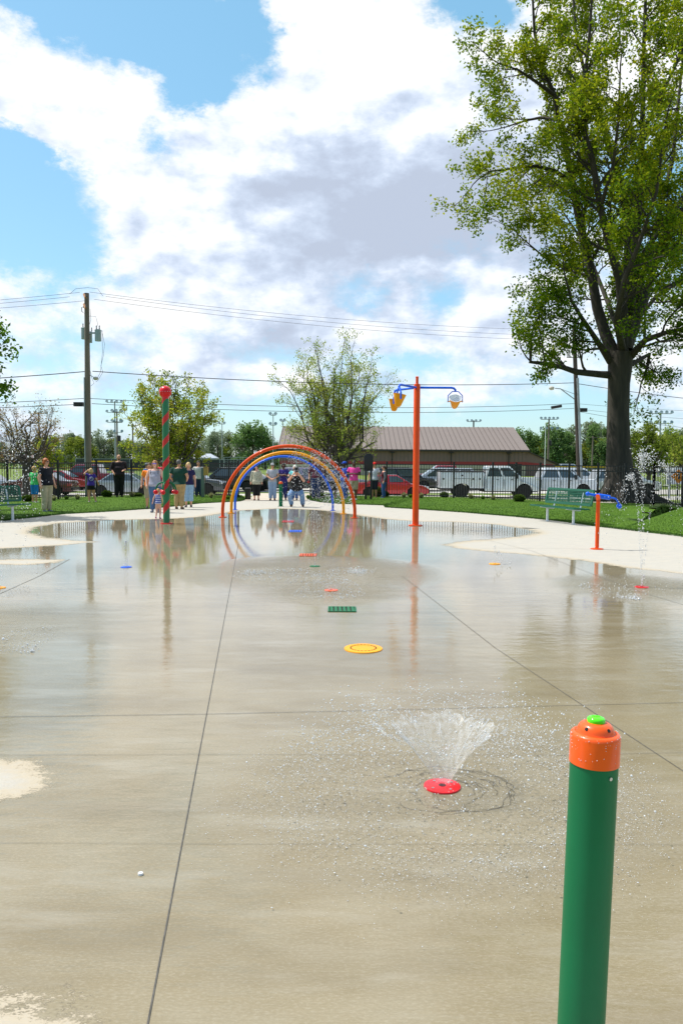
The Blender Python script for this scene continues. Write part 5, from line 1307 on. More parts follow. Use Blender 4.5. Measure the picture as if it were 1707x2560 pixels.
q = P2(1390, 1017); mb = MB(); mb.tube([q-Vector((.35,0,.06)), q+Vector((.35,0,.06))], .10, 8); tag(mb.build('splice_case', BLACKP, None), 'black splice case hanging on a cable near the street lamp', 'cable box')

# field light poles
def light_pole(px, py_top, d, label, bars, wid=.9, w=.11, m_=GAL, heads=4, transformer=False):
    b = atY(px, 1200, d); zt = atY(px, py_top, d).z - LOT
    t = thing('light_pole', (b.x, d, LOT), label, 'light pole', 'sports field light poles')
    mb = MB(); mb.tube([(0,0,0),(0,0,zt)], [w, w*.7], 8); mb.build('pole', m_, t)
    for k in range(bars):
        z = zt - .25 - k*1.25*(d/100)
        mb = MB(); mb.box((-wid,-.05,z-.05),(wid,.05,z+.05)); bar = mb.build('light_bar', m_, t, smooth=False)
        n = heads if k == 0 else max(2, heads-1)
        for j in range(n):
            x = -wid + 2*wid*j/(n-1)
            mb = MB(); M = Matrix.Translation((x, -.15, z+.18)) @ Matrix.Rotation(R(70), 4, 'X'); mb.lathe([(.08,-.18),(.22,.05),(.26,.18),(0,.16)], 10, M=M); mb.build('floodlight', TANK, bar)
    if transformer: mb = MB(); mb.lathe([(.3,0),(.3,.9),(0,1)], 10, (.3,0,zt-5)); mb.build('transformer', TRIM, t)
    return t
light_pole(290, 1003, 140, 'tall field light pole with stacked lamps left of the striped pole', 4, 1.3, .16, GAL, 4)
light_pole(295, 1026, 128, 'second light pole with dark box just right of its taller neighbour', 2, .7, .16, WOOD, 3, True)
light_pole(101, 1031, 150, 'light pole rising behind the bare tree', 2, 1.6, .18, WOODD, 4)
light_pole(683, 1034, 120, 'slim steel light pole left of the middle tree', 2, .4, .09, GAL, 2)
light_pole(707, 1050, 135, 'thin bare-topped light pole touching the crown of the middle tree', 1, .3, .08, GAL, 2)
light_pole(556, 1057, 150, 'thin light pole right of the bushy tree behind the striped pole', 1, .5, .10, GAL, 2)
light_pole(1181, 1051, 160, 'light pole peeping above the barn ridge', 2, 1.3, .2, WOODD, 4)
light_pole(1368, 1045, 145, 'light pole with two lamp bars right of the barn', 2, 1.5, .2, WOOD, 5, True)
light_pole(1645, 1030, 120, 'light pole with two lamp bars beyond the fountain', 2, 1.6, .17, GAL, 5)
for px, py, d, lb, mt, w in ((1360, 1058, 118, 'thin white flagpole beside the barn light pole', WHITEP, .06), (1478, 1090, 150, 'plain distant wooden pole left of the large trunk', WOOD, .16), (334, 1060, 140, 'distant wooden pole behind the striped pole tree', WOOD, .16), (1631, 1100, 95, 'short wooden pole behind the tall water jets', WOOD, .12)):
    b = atY(px, 1200, d); zt = atY(px, py, d).z-LOT; t = thing('bare_pole', (b.x, d, LOT), lb, 'pole')
    mb = MB(); mb.tube([(0,0,0),(0,0,zt)], [w, w*.8], 8); mb.build('shaft', mt, t)
    mb = MB()
    if mt is WHITEP: mb.ball((0,0,zt+.08), .1, 8, 6)
    else: mb.box((-.9 if w > .14 else -.1, -.06, zt-.35), (.9 if w > .14 else .1, .06, zt-.23))
    mb.build('finial' if mt is WHITEP else 'crossarm', mt, t)
# ================================================================ trees and plants
def leaf_mat(name, cols, trans=.45):
    mt = bpy.data.materials.new(name); nt, N, L, b = nodes_of(mt)
    at_ = N.new('ShaderNodeAttribute'); at_.attribute_name = 'tint'
    rp = N.new('ShaderNodeValToRGB'); e = rp.color_ramp.elements
    e[0].color = cols[0]; e[1].color = cols[-1]
    for i, c in enumerate(cols[1:-1]): e.new((i+1)/(len(cols)-1)).color = c
    L.new(at_.outputs['Fac'], rp.inputs[0]); L.new(rp.outputs[0], b.inputs['Base Color'])
    b.inputs['Roughness'].default_value = .7; b.inputs['Specular IOR Level'].default_value = .12
    tr = N.new('ShaderNodeBsdfTranslucent'); hs = N.new('ShaderNodeHueSaturation'); hs.inputs['Value'].default_value = 1.7; hs.inputs['Hue'].default_value = .492
    L.new(rp.outputs[0], hs.inputs['Color']); L.new(hs.outputs[0], tr.inputs['Color'])
    mx = N.new('ShaderNodeMixShader'); mx.inputs[0].default_value = trans
    L.new(b.outputs[0], mx.inputs[1]); L.new(tr.outputs[0], mx.inputs[2]); L.new(mx.outputs[0], N['Material Output'].inputs['Surface'])
    return mt
LM_BIG = leaf_mat('leaf_big', [(.018,.055,.002,1),(.050,.115,.004,1),(.115,.185,.006,1),(.23,.26,.009,1)], .5)
LM_MID = leaf_mat('leaf_mid', [(.08,.15,.014,1),(.17,.25,.025,1),(.28,.33,.05,1),(.32,.29,.09,1)], .45)
LM_OLIVE = leaf_mat('leaf_olive', [(.07,.13,.010,1),(.15,.21,.015,1),(.27,.31,.03,1),(.28,.24,.05,1)], .55)
LM_RUST = leaf_mat('leaf_rust', [(.10,.09,.02,1),(.20,.15,.04,1),(.26,.17,.10,1)], .4)
LM_FAR_HAZE = leaf_mat('leaf_far_haze', [(.10,.15,.085,1),(.17,.22,.13,1),(.24,.29,.19,1)], .35)  # pale spring green, lightened further so distance haze is in the leaf colour
LM_FAR2 = leaf_mat('leaf_far_deep', [(.05,.11,.035,1),(.10,.18,.055,1),(.16,.26,.08,1)], .35)
LM_FARY = leaf_mat('leaf_far_yellow', [(.07,.12,.014,1),(.14,.19,.02,1),(.20,.24,.04,1)], .4)
LM_MAPLE = leaf_mat('leaf_maple', [(.025,.07,.006,1),(.06,.14,.010,1),(.12,.22,.02,1)], .5)
BARK = mat('bark', (.040,.033,.025), .95, var=.45, scale=7, stretch=(1,1,.15), bump=.9); BARKL = mat('bark_light', (.075,.062,.052), .95, var=.35, scale=9, stretch=(1,1,.2), bump=.6)
def leaves_mesh(name, P, size, mt, tint, flat=.0, aspect=.62):
    """one rhombic leaf face per point"""
    P = np.asarray(P, float); n = len(P)
    a = nr.normal(size=(n, 3)); a[:, 2] *= .8; a /= np.linalg.norm(a, axis=1)[:, None]
    b = nr.normal(size=(n, 3)); b -= a*np.sum(a*b, 1)[:, None]; b /= np.linalg.norm(b, axis=1)[:, None]
    s_ = (size*nr.uniform(.6, 1.35, n))[:, None]
    V = np.stack([P, P + a*s_*.5 + b*s_*aspect*.5, P + a*s_, P + a*s_*.5 - b*s_*aspect*.5], 1).reshape(-1, 3)
    return raw_mesh(name, V, np.arange(4*n).reshape(-1, 4), mt, [('tint', 'FACE', np.clip(tint, 0, 1))])
class Tree:
    def __init__(s, seed): s.r = random.Random(seed); s.mb = MB(); s.tw = []; s.tips = 0; s.segs = []
    def limb(s, pts, r0, r1, n=10):
        k = len(pts); s.mb.tube(pts, [r0+(r1-r0)*(i/(k-1))**.8 for i in range(k)], n, cap=False)
    def grow(s, p, d, L, r, lvl, maxl, up=.12, wander=.28, ncb=5, leafn=10, spread=.9, sz=1):
        rr = s.r; n = max(3, int(3+L*1.5)) if lvl < maxl else 3; n = min(n, 9)
        pts = [p.copy()]; d = d.normalized(); q = p.copy()
        for i in range(n):
            d = (d + Vector((rr.gauss(0, wander), rr.gauss(0, wander), rr.gauss(0, wander)+up))*.55).normalized()
            q = q + d*(L/n); pts.append(q.copy())
        sides = {0: 9, 1: 7, 2: 5}.get(lvl, 3)
        if r > .0035: s.limb(pts, r, max(.003, r*.35), sides)
        if lvl >= maxl:
            for i in range(leafn):
                t = rr.random()**.6; j = min(int(t*n), n-1); f = t*n-j
                c = pts[j].lerp(pts[j+1], f); k_ = .10*sz
                s.tw.append((c.x+rr.gauss(0, k_), c.y+rr.gauss(0, k_), c.z+rr.gauss(0, k_)))
            return
        for i in range(ncb):
            t = .22 + .78*(i+rr.random())/ncb; j = min(int(t*n), n-1); c = pts[j].lerp(pts[j+1], t*n-j)
            dd = (pts[j+1]-pts[j]).normalized(); ax = dd.cross(Vector((rr.gauss(0,1), rr.gauss(0,1), rr.gauss(0,1)))).normalized()
            nd = (Matrix.Rotation(rr.uniform(.5, 1.0)*spread, 3, ax) @ dd)
            s.grow(c, nd, L*rr.uniform(.42, .68)*(1-.35*t)+.1, r*(1-.6*t)*.55, lvl+1, maxl, up, wander, ncb, leafn, spread, sz)
    def along(s, pts, r0, r1, step, Lc, maxl, ncb, leafn, start=.25, up=.1, sz=1):
        s.limb(pts, r0, r1, 12); rr = s.r; tot = 0; seg = [(b-a).length for a, b in zip(pts, pts[1:])]; T_ = sum(seg); x = T_*start
        while x < T_:
            y = x; j = 0
            while j < len(seg)-1 and y > seg[j]: y -= seg[j]; j += 1
            c = pts[j].lerp(pts[j+1], min(1, y/seg[j])); dd = (pts[j+1]-pts[j]).normalized(); t = x/T_
            ax = dd.cross(Vector((rr.gauss(0,1), rr.gauss(0,1), rr.gauss(0,1)))).normalized()
            nd = Matrix.Rotation(rr.uniform(.6, 1.15), 3, ax) @ dd
            s.grow(c, nd, Lc*rr.uniform(.6, 1.25)*(1-.35*t), (r0+(r1-r0)*t)*.38+.008, 1, maxl, up, .3, ncb, leafn, .9, sz)
            x += step*rr.uniform(.7, 1.3)
        s.grow(pts[-1], pts[-1]-pts[-2], Lc*.9, r1, 1, maxl, up, .3, ncb, leafn, .9, sz)
    def finish(s, name, label, bark, leafm, leafsize, origin, tintf=None, cat='tree', group=None):
        t = thing(name, origin, label, cat, group); o = Vector(origin)
        s.mb.v = [(v[0]-o.x, v[1]-o.y, v[2]-o.z) for v in s.mb.v]
        me = raw_mesh('trunk', np.array(s.mb.v), np.array([f if len(f) == 4 else tuple(f)+(f[-1],) for f in s.mb.f if len(f) == 4]), bark, smooth=True)
        link('trunk', me, t)
        P = np.array(s.tw) - np.array(tuple(o)); tint = nr.normal(.5, .22, len(P)) + .06*np.sin(P[:, 0]*1.7+P[:, 2]*1.3)*2
        if tintf is not None: tint = tintf(P, tint)
        link('crown', leaves_mesh('crown', P, leafsize, leafm, tint), t)
        return t
# ---- the big tree on the right
TD = 31.5
T = Tree(5)
def tp(px, py, dy=0): return atY(px, py, TD+dy)
def limbpx(lst): return [tp(*q) for q in lst]
base = atY(1552, 1262, TD); base.z = -.1
trunk = [Vector((atY(1556,1240,TD).x, TD, -.1)), tp(1553,1225), tp(1548,1190), tp(1545,1120), tp(1544,1040), tp(1546,960), tp(1549,915), tp(1553,880)]
T.mb.tube(trunk, [1.1, .78, .56, .465, .425, .42, .47, .42], 26, cap=False)
for th, ln in ((200,1.5),(250,1.2),(300,1.35),(345,1.7),(30,1.3),(120,1.3)):
    c, s_ = math.cos(R(th)), math.sin(R(th)); b0 = trunk[0]
    T.mb.tube([b0+Vector((c*.25, s_*.25, 1.3)), b0+Vector((c*.60, s_*.60, .55)), b0+Vector((c*ln*.75, s_*ln*.75, .16)), b0+Vector((c*ln*1.1, s_*ln*1.1, .02))], [.30, .30, .20, .08], 10, cap=False)
BIG = [
 ([(1530,938),(1500,936,-.2),(1440,930,-.5),(1405,918,-.7),(1362,909,-.9),(1325,905,-1),(1326,870,-1.1),(1328,835,-1.2)], .19, .05, .25),
 ([(1525,905),(1500,865,-.5),(1478,832,-.9),(1450,790,-1.4),(1428,752,-1.7),(1418,715,-2)], .17, .05, .2),
 ([(1540,900),(1512,835,.3),(1492,770,.5),(1480,700,.6),(1458,600,.8),(1441,520,.9),(1426,430,1),(1410,350,1),(1395,300,.8),(1385,235,.6),(1352,165,.4),(1335,80,.2),(1330,-20,0)], .30, .05, .22),
 ([(1420,450,1),(1385,427,.3),(1340,415,-.2),(1300,417,-.6),(1262,424,-.9),(1225,428,-1.2),(1195,448,-1.4)], .11, .03, .1),
 ([(1425,492,1),(1398,462,1.6),(1365,468,2.0),(1330,492,2.4)], .09, .03, .1),
 ([(1398,300,.8),(1350,294,1.4),(1310,302,1.8),(1262,318,2.2)], .09, .03, .1),
 ([(1385,238,.6),(1340,205,0),(1295,175,-.5),(1250,160,-1)], .10, .03, .1),
 ([(1466,675,.7),(1420,672,.2),(1375,655,-.2),(1335,622,-.6),(1298,590,-1)], .08, .025, .15),
 ([(1555,880),(1556,780,-.6),(1548,700,-.9),(1520,600,-1.3),(1500,520,-1.6),(1480,400,-1.9),(1460,330,-2.1),(1455,240,-2.3),(1470,120,-2.4),(1480,-20,-2.5)], .27, .05, .3),
 ([(1562,870),(1568,700,1),(1570,550,1.5),(1550,450,1.8),(1520,360,2),(1492,280,2.3),(1466,200,2.5),(1440,100,2.8),(1430,-30,3)], .26, .05, .3),
 ([(1565,870),(1580,700,-.4),(1590,560,-.6),(1600,440,-.8),(1605,300,-.9),(1608,120,-.9),(1615,-60,-1)], .27, .06, .3),
 ([(1568,870),(1605,760,.8),(1648,620,1.6),(1690,520,2.2),(1745,430,2.8),(1800,300,3.2),(1850,150,3.4)], .24, .05, .2),
 ([(1588,700,-.4),(1602,640,-.8),(1660,560,-1.4),(1750,490,-2),(1840,400,-2.4)], .15, .04, .1),
 ([(1572,895),(1612,850,-1),(1662,832,-2),(1740,815,-3),(1830,780,-3.6)], .18, .04, .15),
 ([(1570,915),(1605,895,.6),(1622,885,.9),(1616,920,1.1),(1608,942,1.2)], .13, .05, .3),
 ([(1560,880),(1590,800,2.0),(1640,740,3.4),(1720,690,4.6),(1800,650,5.4)], .17, .04, .2),
 ([(1556,880),(1540,800,-2.0),(1560,700,-3.4),(1600,600,-4.2),(1640,480,-4.8),(1660,330,-5)], .18, .04, .25),
 ([(1560,860,0),(1620,640,2.6),(1680,400,3.8),(1700,200,4.4),(1720,20,4.8)], .2, .04, .3),
 ([(1560,870,0),(1520,760,2.6),(1480,660,4.0),(1440,580,4.8),(1400,520,5.4)], .15, .04, .3),
 ([(1605,330,-.9),(1650,240,-1.6),(1700,140,-2),(1730,20,-2.3)], .1, .03, .1),
 ([(1500,520,-1.6),(1530,420,-3),(1545,300,-4),(1550,160,-4.4)], .1, .03, .2),
]
for pts, r0, r1, st_ in BIG:
    T.along(limbpx(pts), r0*.85, r1*.8, .46, 1.75, 3, 5, 17, start=st_, up=.10, sz=1.15)
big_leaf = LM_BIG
def bt(P, t):  # sunlit top and shaded lower leaves put into the tint by height
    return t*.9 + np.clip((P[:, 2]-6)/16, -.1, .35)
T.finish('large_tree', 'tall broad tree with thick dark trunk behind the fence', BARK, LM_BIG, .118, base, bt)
print('big leaves', len(T.tw))
# ---- generic multi-stem spring tree
def spring(name, label, px, pybase, D, Hpy, halfw_px, seed, leafm, leafsize, stems, ncb, leafn, zbase=LOT, maxl=3, up=.1, trunk_r=.2, leanx=0, fork=1.2, bark=BARKL):
    b = atY(px, 1200, D); b.z = zbase; top = atY(px, Hpy, D).z; Ht = top - zbase; hw = halfw_px/(F/D)
    T = Tree(seed); rr = T.r
    fk = b + Vector((leanx*.3, 0, fork)); T.mb.tube([b-Vector((0,0,.1)), b.lerp(fk, .4), fk], [trunk_r*1.5, trunk_r*1.1, trunk_r], 14, cap=False)
    for i in range(stems):
        a = 2*math.pi*(i+.3*rr.random())/stems; sp = rr.uniform(.35, 1.0) if i else .08
        end = fk + Vector((math.cos(a)*hw*sp*.72+leanx, math.sin(a)*hw*sp*.6, (Ht-fork)*(.95-.40*sp*sp)*.82))
        mid = fk.lerp(end, .45) + Vector((math.cos(a)*hw*sp*.14, math.sin(a)*hw*sp*.14, -(Ht*.03))); q = fk.lerp(end, .75) + Vector((rr.gauss(0,.25), rr.gauss(0,.25), rr.gauss(0,.2)))
        T.along([fk, fk.lerp(mid, .5)+Vector((rr.gauss(0,.1), rr.gauss(0,.1), 0)), mid, q, end], trunk_r*rr.uniform(.4, .62), .03, .62, hw*.40, maxl, ncb, leafn, start=.16, up=up, sz=1.0)
    return T.finish(name, label, bark, leafm, leafsize, b)
spring('tree', 'sparse many-stemmed spring tree behind the arches and bucket pole', 842, 1200, 62, 836, 190, 21, LM_MID, .13, 15, 5, 6, maxl=3, trunk_r=.34, fork=1.6, up=.10)
spring('tree', 'bushy olive-leaved tree behind the striped pole', 432, 1200, 62, 930, 150, 33, LM_OLIVE, .17, 14, 5, 7, maxl=3, trunk_r=.24, fork=1.3, up=.06)
spring('tree', 'bare-branched tree with few rusty leaves near the left utility pole', 70, 1200, 48, 1012, 135, 44, LM_RUST, .10, 11, 5, 2, maxl=3, trunk_r=.30, fork=1.9, up=.08, zbase=-.7)
spring('tree', 'short yellow green tree filling behind the woman in black', 128, 1200, 66, 1100, 62, 47, LM_OLIVE, .17, 6, 4, 7, maxl=3, trunk_r=.14, fork=.7)
spring('tree', 'yellow green tree with open crown beyond the fountain at the right', 1620, 1200, 75, 1062, 78, 52, LM_FARY, .22, 9, 4, 7, maxl=3, trunk_r=.2, fork=1.0)
spring('tree', 'loose pale tree cut by the right edge of the picture', 1715, 1200, 82, 1052, 80, 57, LM_MID, .2, 8, 4, 5, maxl=3, trunk_r=.18, fork=1.2)
# near maple whose branch tips reach in at the left edge
T = Tree(71); b = Vector((-14.3, 22.0, 0)); T.mb.tube([b, b+Vector((0,0,1.5)), b+Vector((.1,0,3))], [.30,.22,.18], 12, cap=False)
fk = b+Vector((.1,0,3))
for e in [(-9.7,21.5,5.9),(-9.5,21.8,5.1),(-9.4,21.3,4.5),(-9.3,21.9,3.9),(-9.7,20.5,3.3),(-9.6,22.3,4.8),(-11.5,22,6.8),(-13.5,22,8.0),(-15.5,23,7.2),(-16.3,21.5,5.8),(-13,24.5,7),(-13,19.5,7)]:
    e = Vector(e)-Vector((.85,0,.25)); mid = fk.lerp(e, .5)+Vector((0,0,.35)); T.along([fk, mid, e], .09, .02, .34, 1.0, 3, 4, 17, start=.2, up=.02, sz=.8)
T.finish('tree', 'leafy bright green maple whose branches enter at the left edge', BARK, LM_MAPLE, .12, b)

# ---- distant trees: four crown meshes, copied
def crown_cloud(name, seed, mt, n=5200, size=.42, tall=1.0):
    rg = np.random.default_rng(seed); pts = []
    nb = 26
    C_ = []
    for i in range(nb):
        z = rg.uniform(.18, 1.0); r = (1-abs(z-.5)**1.5*1.2)*.42*rg.uniform(.2, 1)**.5; a = rg.uniform(0, 6.28)
        C_.append((r*math.cos(a), r*math.sin(a), z*.86, rg.uniform(.07, .17)))
    for cx, cy, cz, cr in C_:
        m_ = int(n/nb); v = rg.normal(size=(m_, 3)); v /= np.linalg.norm(v, axis=1)[:, None]; v *= (rg.random(m_)[:, None]**.45)*cr*np.array([1, 1, 1.15])
        pts.append(v + np.array([cx, cy, cz]))
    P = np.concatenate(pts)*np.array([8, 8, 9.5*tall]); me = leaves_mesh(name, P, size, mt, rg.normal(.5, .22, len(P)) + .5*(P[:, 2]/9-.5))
    return me
def far_trunk(seed):
    T = Tree(seed); T.mb.tube([Vector((0,0,-.4)), Vector((0,0,2.5)), Vector((.2,0,5.5))], [.28,.2,.09], 7, cap=False)
    for i in range(7):
        a = i*2.4; c = Vector((0,0,1.6+i*.6)); e = c+Vector((math.cos(a)*2.6, math.sin(a)*2.6, 2.4)); T.mb.tube([c, c.lerp(e,.5)+Vector((0,0,-.2)), e], [.09,.06,.02], 5, cap=False)
    return raw_mesh('trunk', np.array(T.mb.v), np.array([f for f in T.mb.f if len(f) == 4]), BARKL, smooth=True)
FT = far_trunk(3)
KINDSF = [('pale grey green', crown_cloud('crown', 1, LM_FAR_HAZE, 4200)), ('pale grey green', crown_cloud('crown', 2, LM_FAR_HAZE, 3400, .4)), ('deep green', crown_cloud('crown', 3, LM_FAR2, 6500)), ('deep green', crown_cloud('crown', 4, LM_FAR2, 6500)), ('yellow green', crown_cloud('crown', 5, LM_FARY, 5000))]
PROTO = {}
def far_tree(px, pytop, d, k, wscale, label, group):
    b = atY(px, 1200, d); Ht = atY(px, pytop, d).z-LOT; s_ = Ht/8.6
    if k not in PROTO:
        t = thing('far_tree', (0,0,0), label, 'tree', group); link('trunk', FT, t); link('crown', KINDSF[k][1], t); PROTO[k] = t
    else:
        t = copy_tree(PROTO[k], label); t['group'] = group
    t.location = (b.x, d, LOT); t.scale = (s_*wscale, s_*wscale, s_); t.rotation_euler = (0, 0, rnd.uniform(0, 6.28))
g1 = 'trees in the row beyond the ball field'
lbl = {0: 'pale grey green tree in the long row beyond the ball field left of the arches', 2: 'deep green tree in the row beyond the ball field left of the arches', 4: 'yellow green tree in the row beyond the ball field left of the arches'}
def L_(k, s_): return s_
x = -140
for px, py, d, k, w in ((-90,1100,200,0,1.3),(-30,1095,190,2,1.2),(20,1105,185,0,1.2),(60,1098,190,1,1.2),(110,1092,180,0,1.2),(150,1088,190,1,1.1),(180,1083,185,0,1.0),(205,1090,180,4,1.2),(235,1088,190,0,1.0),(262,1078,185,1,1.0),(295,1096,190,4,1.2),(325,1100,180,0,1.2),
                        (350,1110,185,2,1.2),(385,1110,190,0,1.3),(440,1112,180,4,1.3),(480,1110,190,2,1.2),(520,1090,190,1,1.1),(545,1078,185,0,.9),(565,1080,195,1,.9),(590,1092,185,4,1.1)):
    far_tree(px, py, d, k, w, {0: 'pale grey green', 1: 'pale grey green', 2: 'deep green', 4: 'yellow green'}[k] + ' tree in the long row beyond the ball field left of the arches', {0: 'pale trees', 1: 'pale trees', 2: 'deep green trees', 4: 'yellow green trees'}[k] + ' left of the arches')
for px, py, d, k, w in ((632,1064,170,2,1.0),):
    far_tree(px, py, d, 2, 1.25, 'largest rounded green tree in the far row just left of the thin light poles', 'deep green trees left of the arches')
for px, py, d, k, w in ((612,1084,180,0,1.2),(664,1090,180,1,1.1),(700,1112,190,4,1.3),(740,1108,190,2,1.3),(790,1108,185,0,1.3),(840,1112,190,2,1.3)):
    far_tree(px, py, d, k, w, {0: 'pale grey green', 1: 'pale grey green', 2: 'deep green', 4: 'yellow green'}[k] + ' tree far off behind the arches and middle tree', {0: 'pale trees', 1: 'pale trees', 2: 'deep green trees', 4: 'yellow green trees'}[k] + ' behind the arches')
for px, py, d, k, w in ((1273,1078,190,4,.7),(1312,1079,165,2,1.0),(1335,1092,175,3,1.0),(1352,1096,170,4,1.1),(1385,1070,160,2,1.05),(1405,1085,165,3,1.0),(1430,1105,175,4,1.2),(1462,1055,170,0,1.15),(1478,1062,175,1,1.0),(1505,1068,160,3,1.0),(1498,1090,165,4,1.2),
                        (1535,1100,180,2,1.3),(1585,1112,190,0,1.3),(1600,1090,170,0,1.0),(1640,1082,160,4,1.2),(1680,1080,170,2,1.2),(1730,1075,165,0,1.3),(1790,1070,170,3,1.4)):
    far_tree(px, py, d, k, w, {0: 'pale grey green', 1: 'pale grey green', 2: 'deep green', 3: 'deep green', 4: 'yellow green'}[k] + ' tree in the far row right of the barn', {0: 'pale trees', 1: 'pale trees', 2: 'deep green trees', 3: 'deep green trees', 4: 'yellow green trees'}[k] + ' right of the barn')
# low far hedge mass
P = []
for i in range(15000):
    px = rnd.uniform(-300, 900) if i < 9500 else rnd.uniform(1250, 2000)
    d = rnd.uniform(195, 235); b = atY(px, 1200, d); P.append((b.x, d, LOT + rnd.random()*3.6*(.7+.3*math.sin(px*.05))))
tag(link('woods', leaves_mesh('woods', P, .9, LM_FAR2, nr.normal(.4, .2, len(P)))), 'low dark mass of woods and scrub along the far horizon', 'woods', kind='stuff')

# ---- shrubs along the fence
LM_BOX = leaf_mat('leaf_box', [(.015,.04,.004,1),(.04,.085,.008,1),(.08,.13,.015,1)], .3); LM_HOSTA = leaf_mat('leaf_hosta', [(.05,.13,.01,1),(.10,.22,.02,1),(.16,.27,.04,1)], .4); LM_STRAW = leaf_mat('leaf_straw', [(.10,.13,.04,1),(.20,.22,.10,1),(.34,.31,.18,1)], .4)
def boxbush(px, py, wpx, hpx, label, m_=None):
    b = at(px, py); s_ = (F/b.y); w, h = wpx/s_/2, hpx/s_; n = 1700
    t = thing('round_shrub', (b.x, b.y, .02), label, 'shrub', 'clipped round shrubs along the fence')
    v = nr.normal(size=(n, 3)); v /= np.linalg.norm(v, axis=1)[:, None]; v *= nr.uniform(.72, 1.03, n)[:, None]; v[:, 2] = np.maximum(v[:, 2], -.8)
    P = v*np.array([w, w, h/2]) + np.array([0, 0, h*.48])
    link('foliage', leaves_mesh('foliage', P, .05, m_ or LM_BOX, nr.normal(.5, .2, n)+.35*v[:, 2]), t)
    mb = MB(); 
    for k in range(6):
        a = k*1.05; mb.tube([(0,0,-.03),(math.cos(a)*w*.35, math.sin(a)*w*.35, h*.4),(math.cos(a)*w*.6, math.sin(a)*w*.6, h*.7)], [.012,.009,.004], 5)
    mb.build('stem', BARK, t)
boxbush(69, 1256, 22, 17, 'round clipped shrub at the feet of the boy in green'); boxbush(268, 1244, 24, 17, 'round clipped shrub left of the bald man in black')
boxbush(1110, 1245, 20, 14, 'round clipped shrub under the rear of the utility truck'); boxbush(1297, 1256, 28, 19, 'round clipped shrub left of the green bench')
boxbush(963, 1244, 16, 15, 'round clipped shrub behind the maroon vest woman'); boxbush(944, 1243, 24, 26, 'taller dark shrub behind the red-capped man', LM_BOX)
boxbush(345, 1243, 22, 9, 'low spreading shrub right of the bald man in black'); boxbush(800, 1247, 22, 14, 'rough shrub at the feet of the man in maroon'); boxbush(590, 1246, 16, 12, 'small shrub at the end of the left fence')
def tuft(px, py, wpx, hpx, label, m_, nm, cat, wide):
    b = at(px, py); s_ = F/b.y; w, h = wpx/s_/2, hpx/s_; n = 320 if not wide else 150
    t = thing(nm, (b.x, b.y, .02), label, cat, 'ornamental clumps along the fence')
    a = nr.uniform(0, 6.283, n); q = nr.uniform(.1, 1, n); hh = h*nr.uniform(.6, 1.1, n)*(1-.35*q); bw = .006 if not wide else .028
    V = []
    for i in range(n):
        c, s1 = math.cos(a[i]), math.sin(a[i]); rx, ry = w*q[i]*c, w*q[i]*s1; sx, sy = -s1*bw, c*bw
        p0 = (rx*.12, ry*.12, -.02); p1 = (rx*.55, ry*.55, hh[i]*.75); p2 = (rx, ry, hh[i]*(1 if not wide else .85))
        V += [(p0[0]-sx, p0[1]-sy, p0[2]), (p0[0]+sx, p0[1]+sy, p0[2]), (p1[0]+sx, p1[1]+sy, p1[2]), (p1[0]-sx, p1[1]-sy, p1[2]), (p1[0]-sx, p1[1]-sy, p1[2]), (p1[0]+sx, p1[1]+sy, p1[2]), (p2[0]+sx*.2, p2[1]+sy*.2, p2[2]), (p2[0]-sx*.2, p2[1]-sy*.2, p2[2])]
    link('foliage', raw_mesh('foliage', V, np.arange(len(V)).reshape(-1, 4), m_, [('tint', 'FACE', np.repeat(nr.normal(.5, .25, n), 2))]), t)
for px, py, lb in ((1176,1249,'pale ornamental grass clump in front of the utility truck wheel'),(1232,1252,'low straw-coloured grass clump under the truck cab'),(1009,1246,'pale grass clump under the red sedan'),(1052,1247,'pale grass clump right of the orange pole'),(195,1251,'straw-coloured grass clump left of the girl in purple'),(136,1254,'small straw grass clump right of the woman in black'),(330,1244,'pale grass clump beside the low spreading shrub'),(528,1247,'pale grass clump near the small grey post')):
    tuft(px, py, 22, 16, lb, LM_STRAW, 'ornamental_grass', 'grass clump', False)
for px, py, lb in ((167,1251,'broad-leaved green plant by the fence post right of the woman in black'),(1206,1250,'small broad-leaved plant between two grass clumps'),(1026,1246,'broad-leaved plant just left of the orange pole'),(570,1250,'broad-leaved plant left of the fence end'),(770,1248,'leafy plant where the right lawn begins')):
    tuft(px, py, 18, 12, lb, LM_HOSTA, 'leafy_plant', 'plant', True)
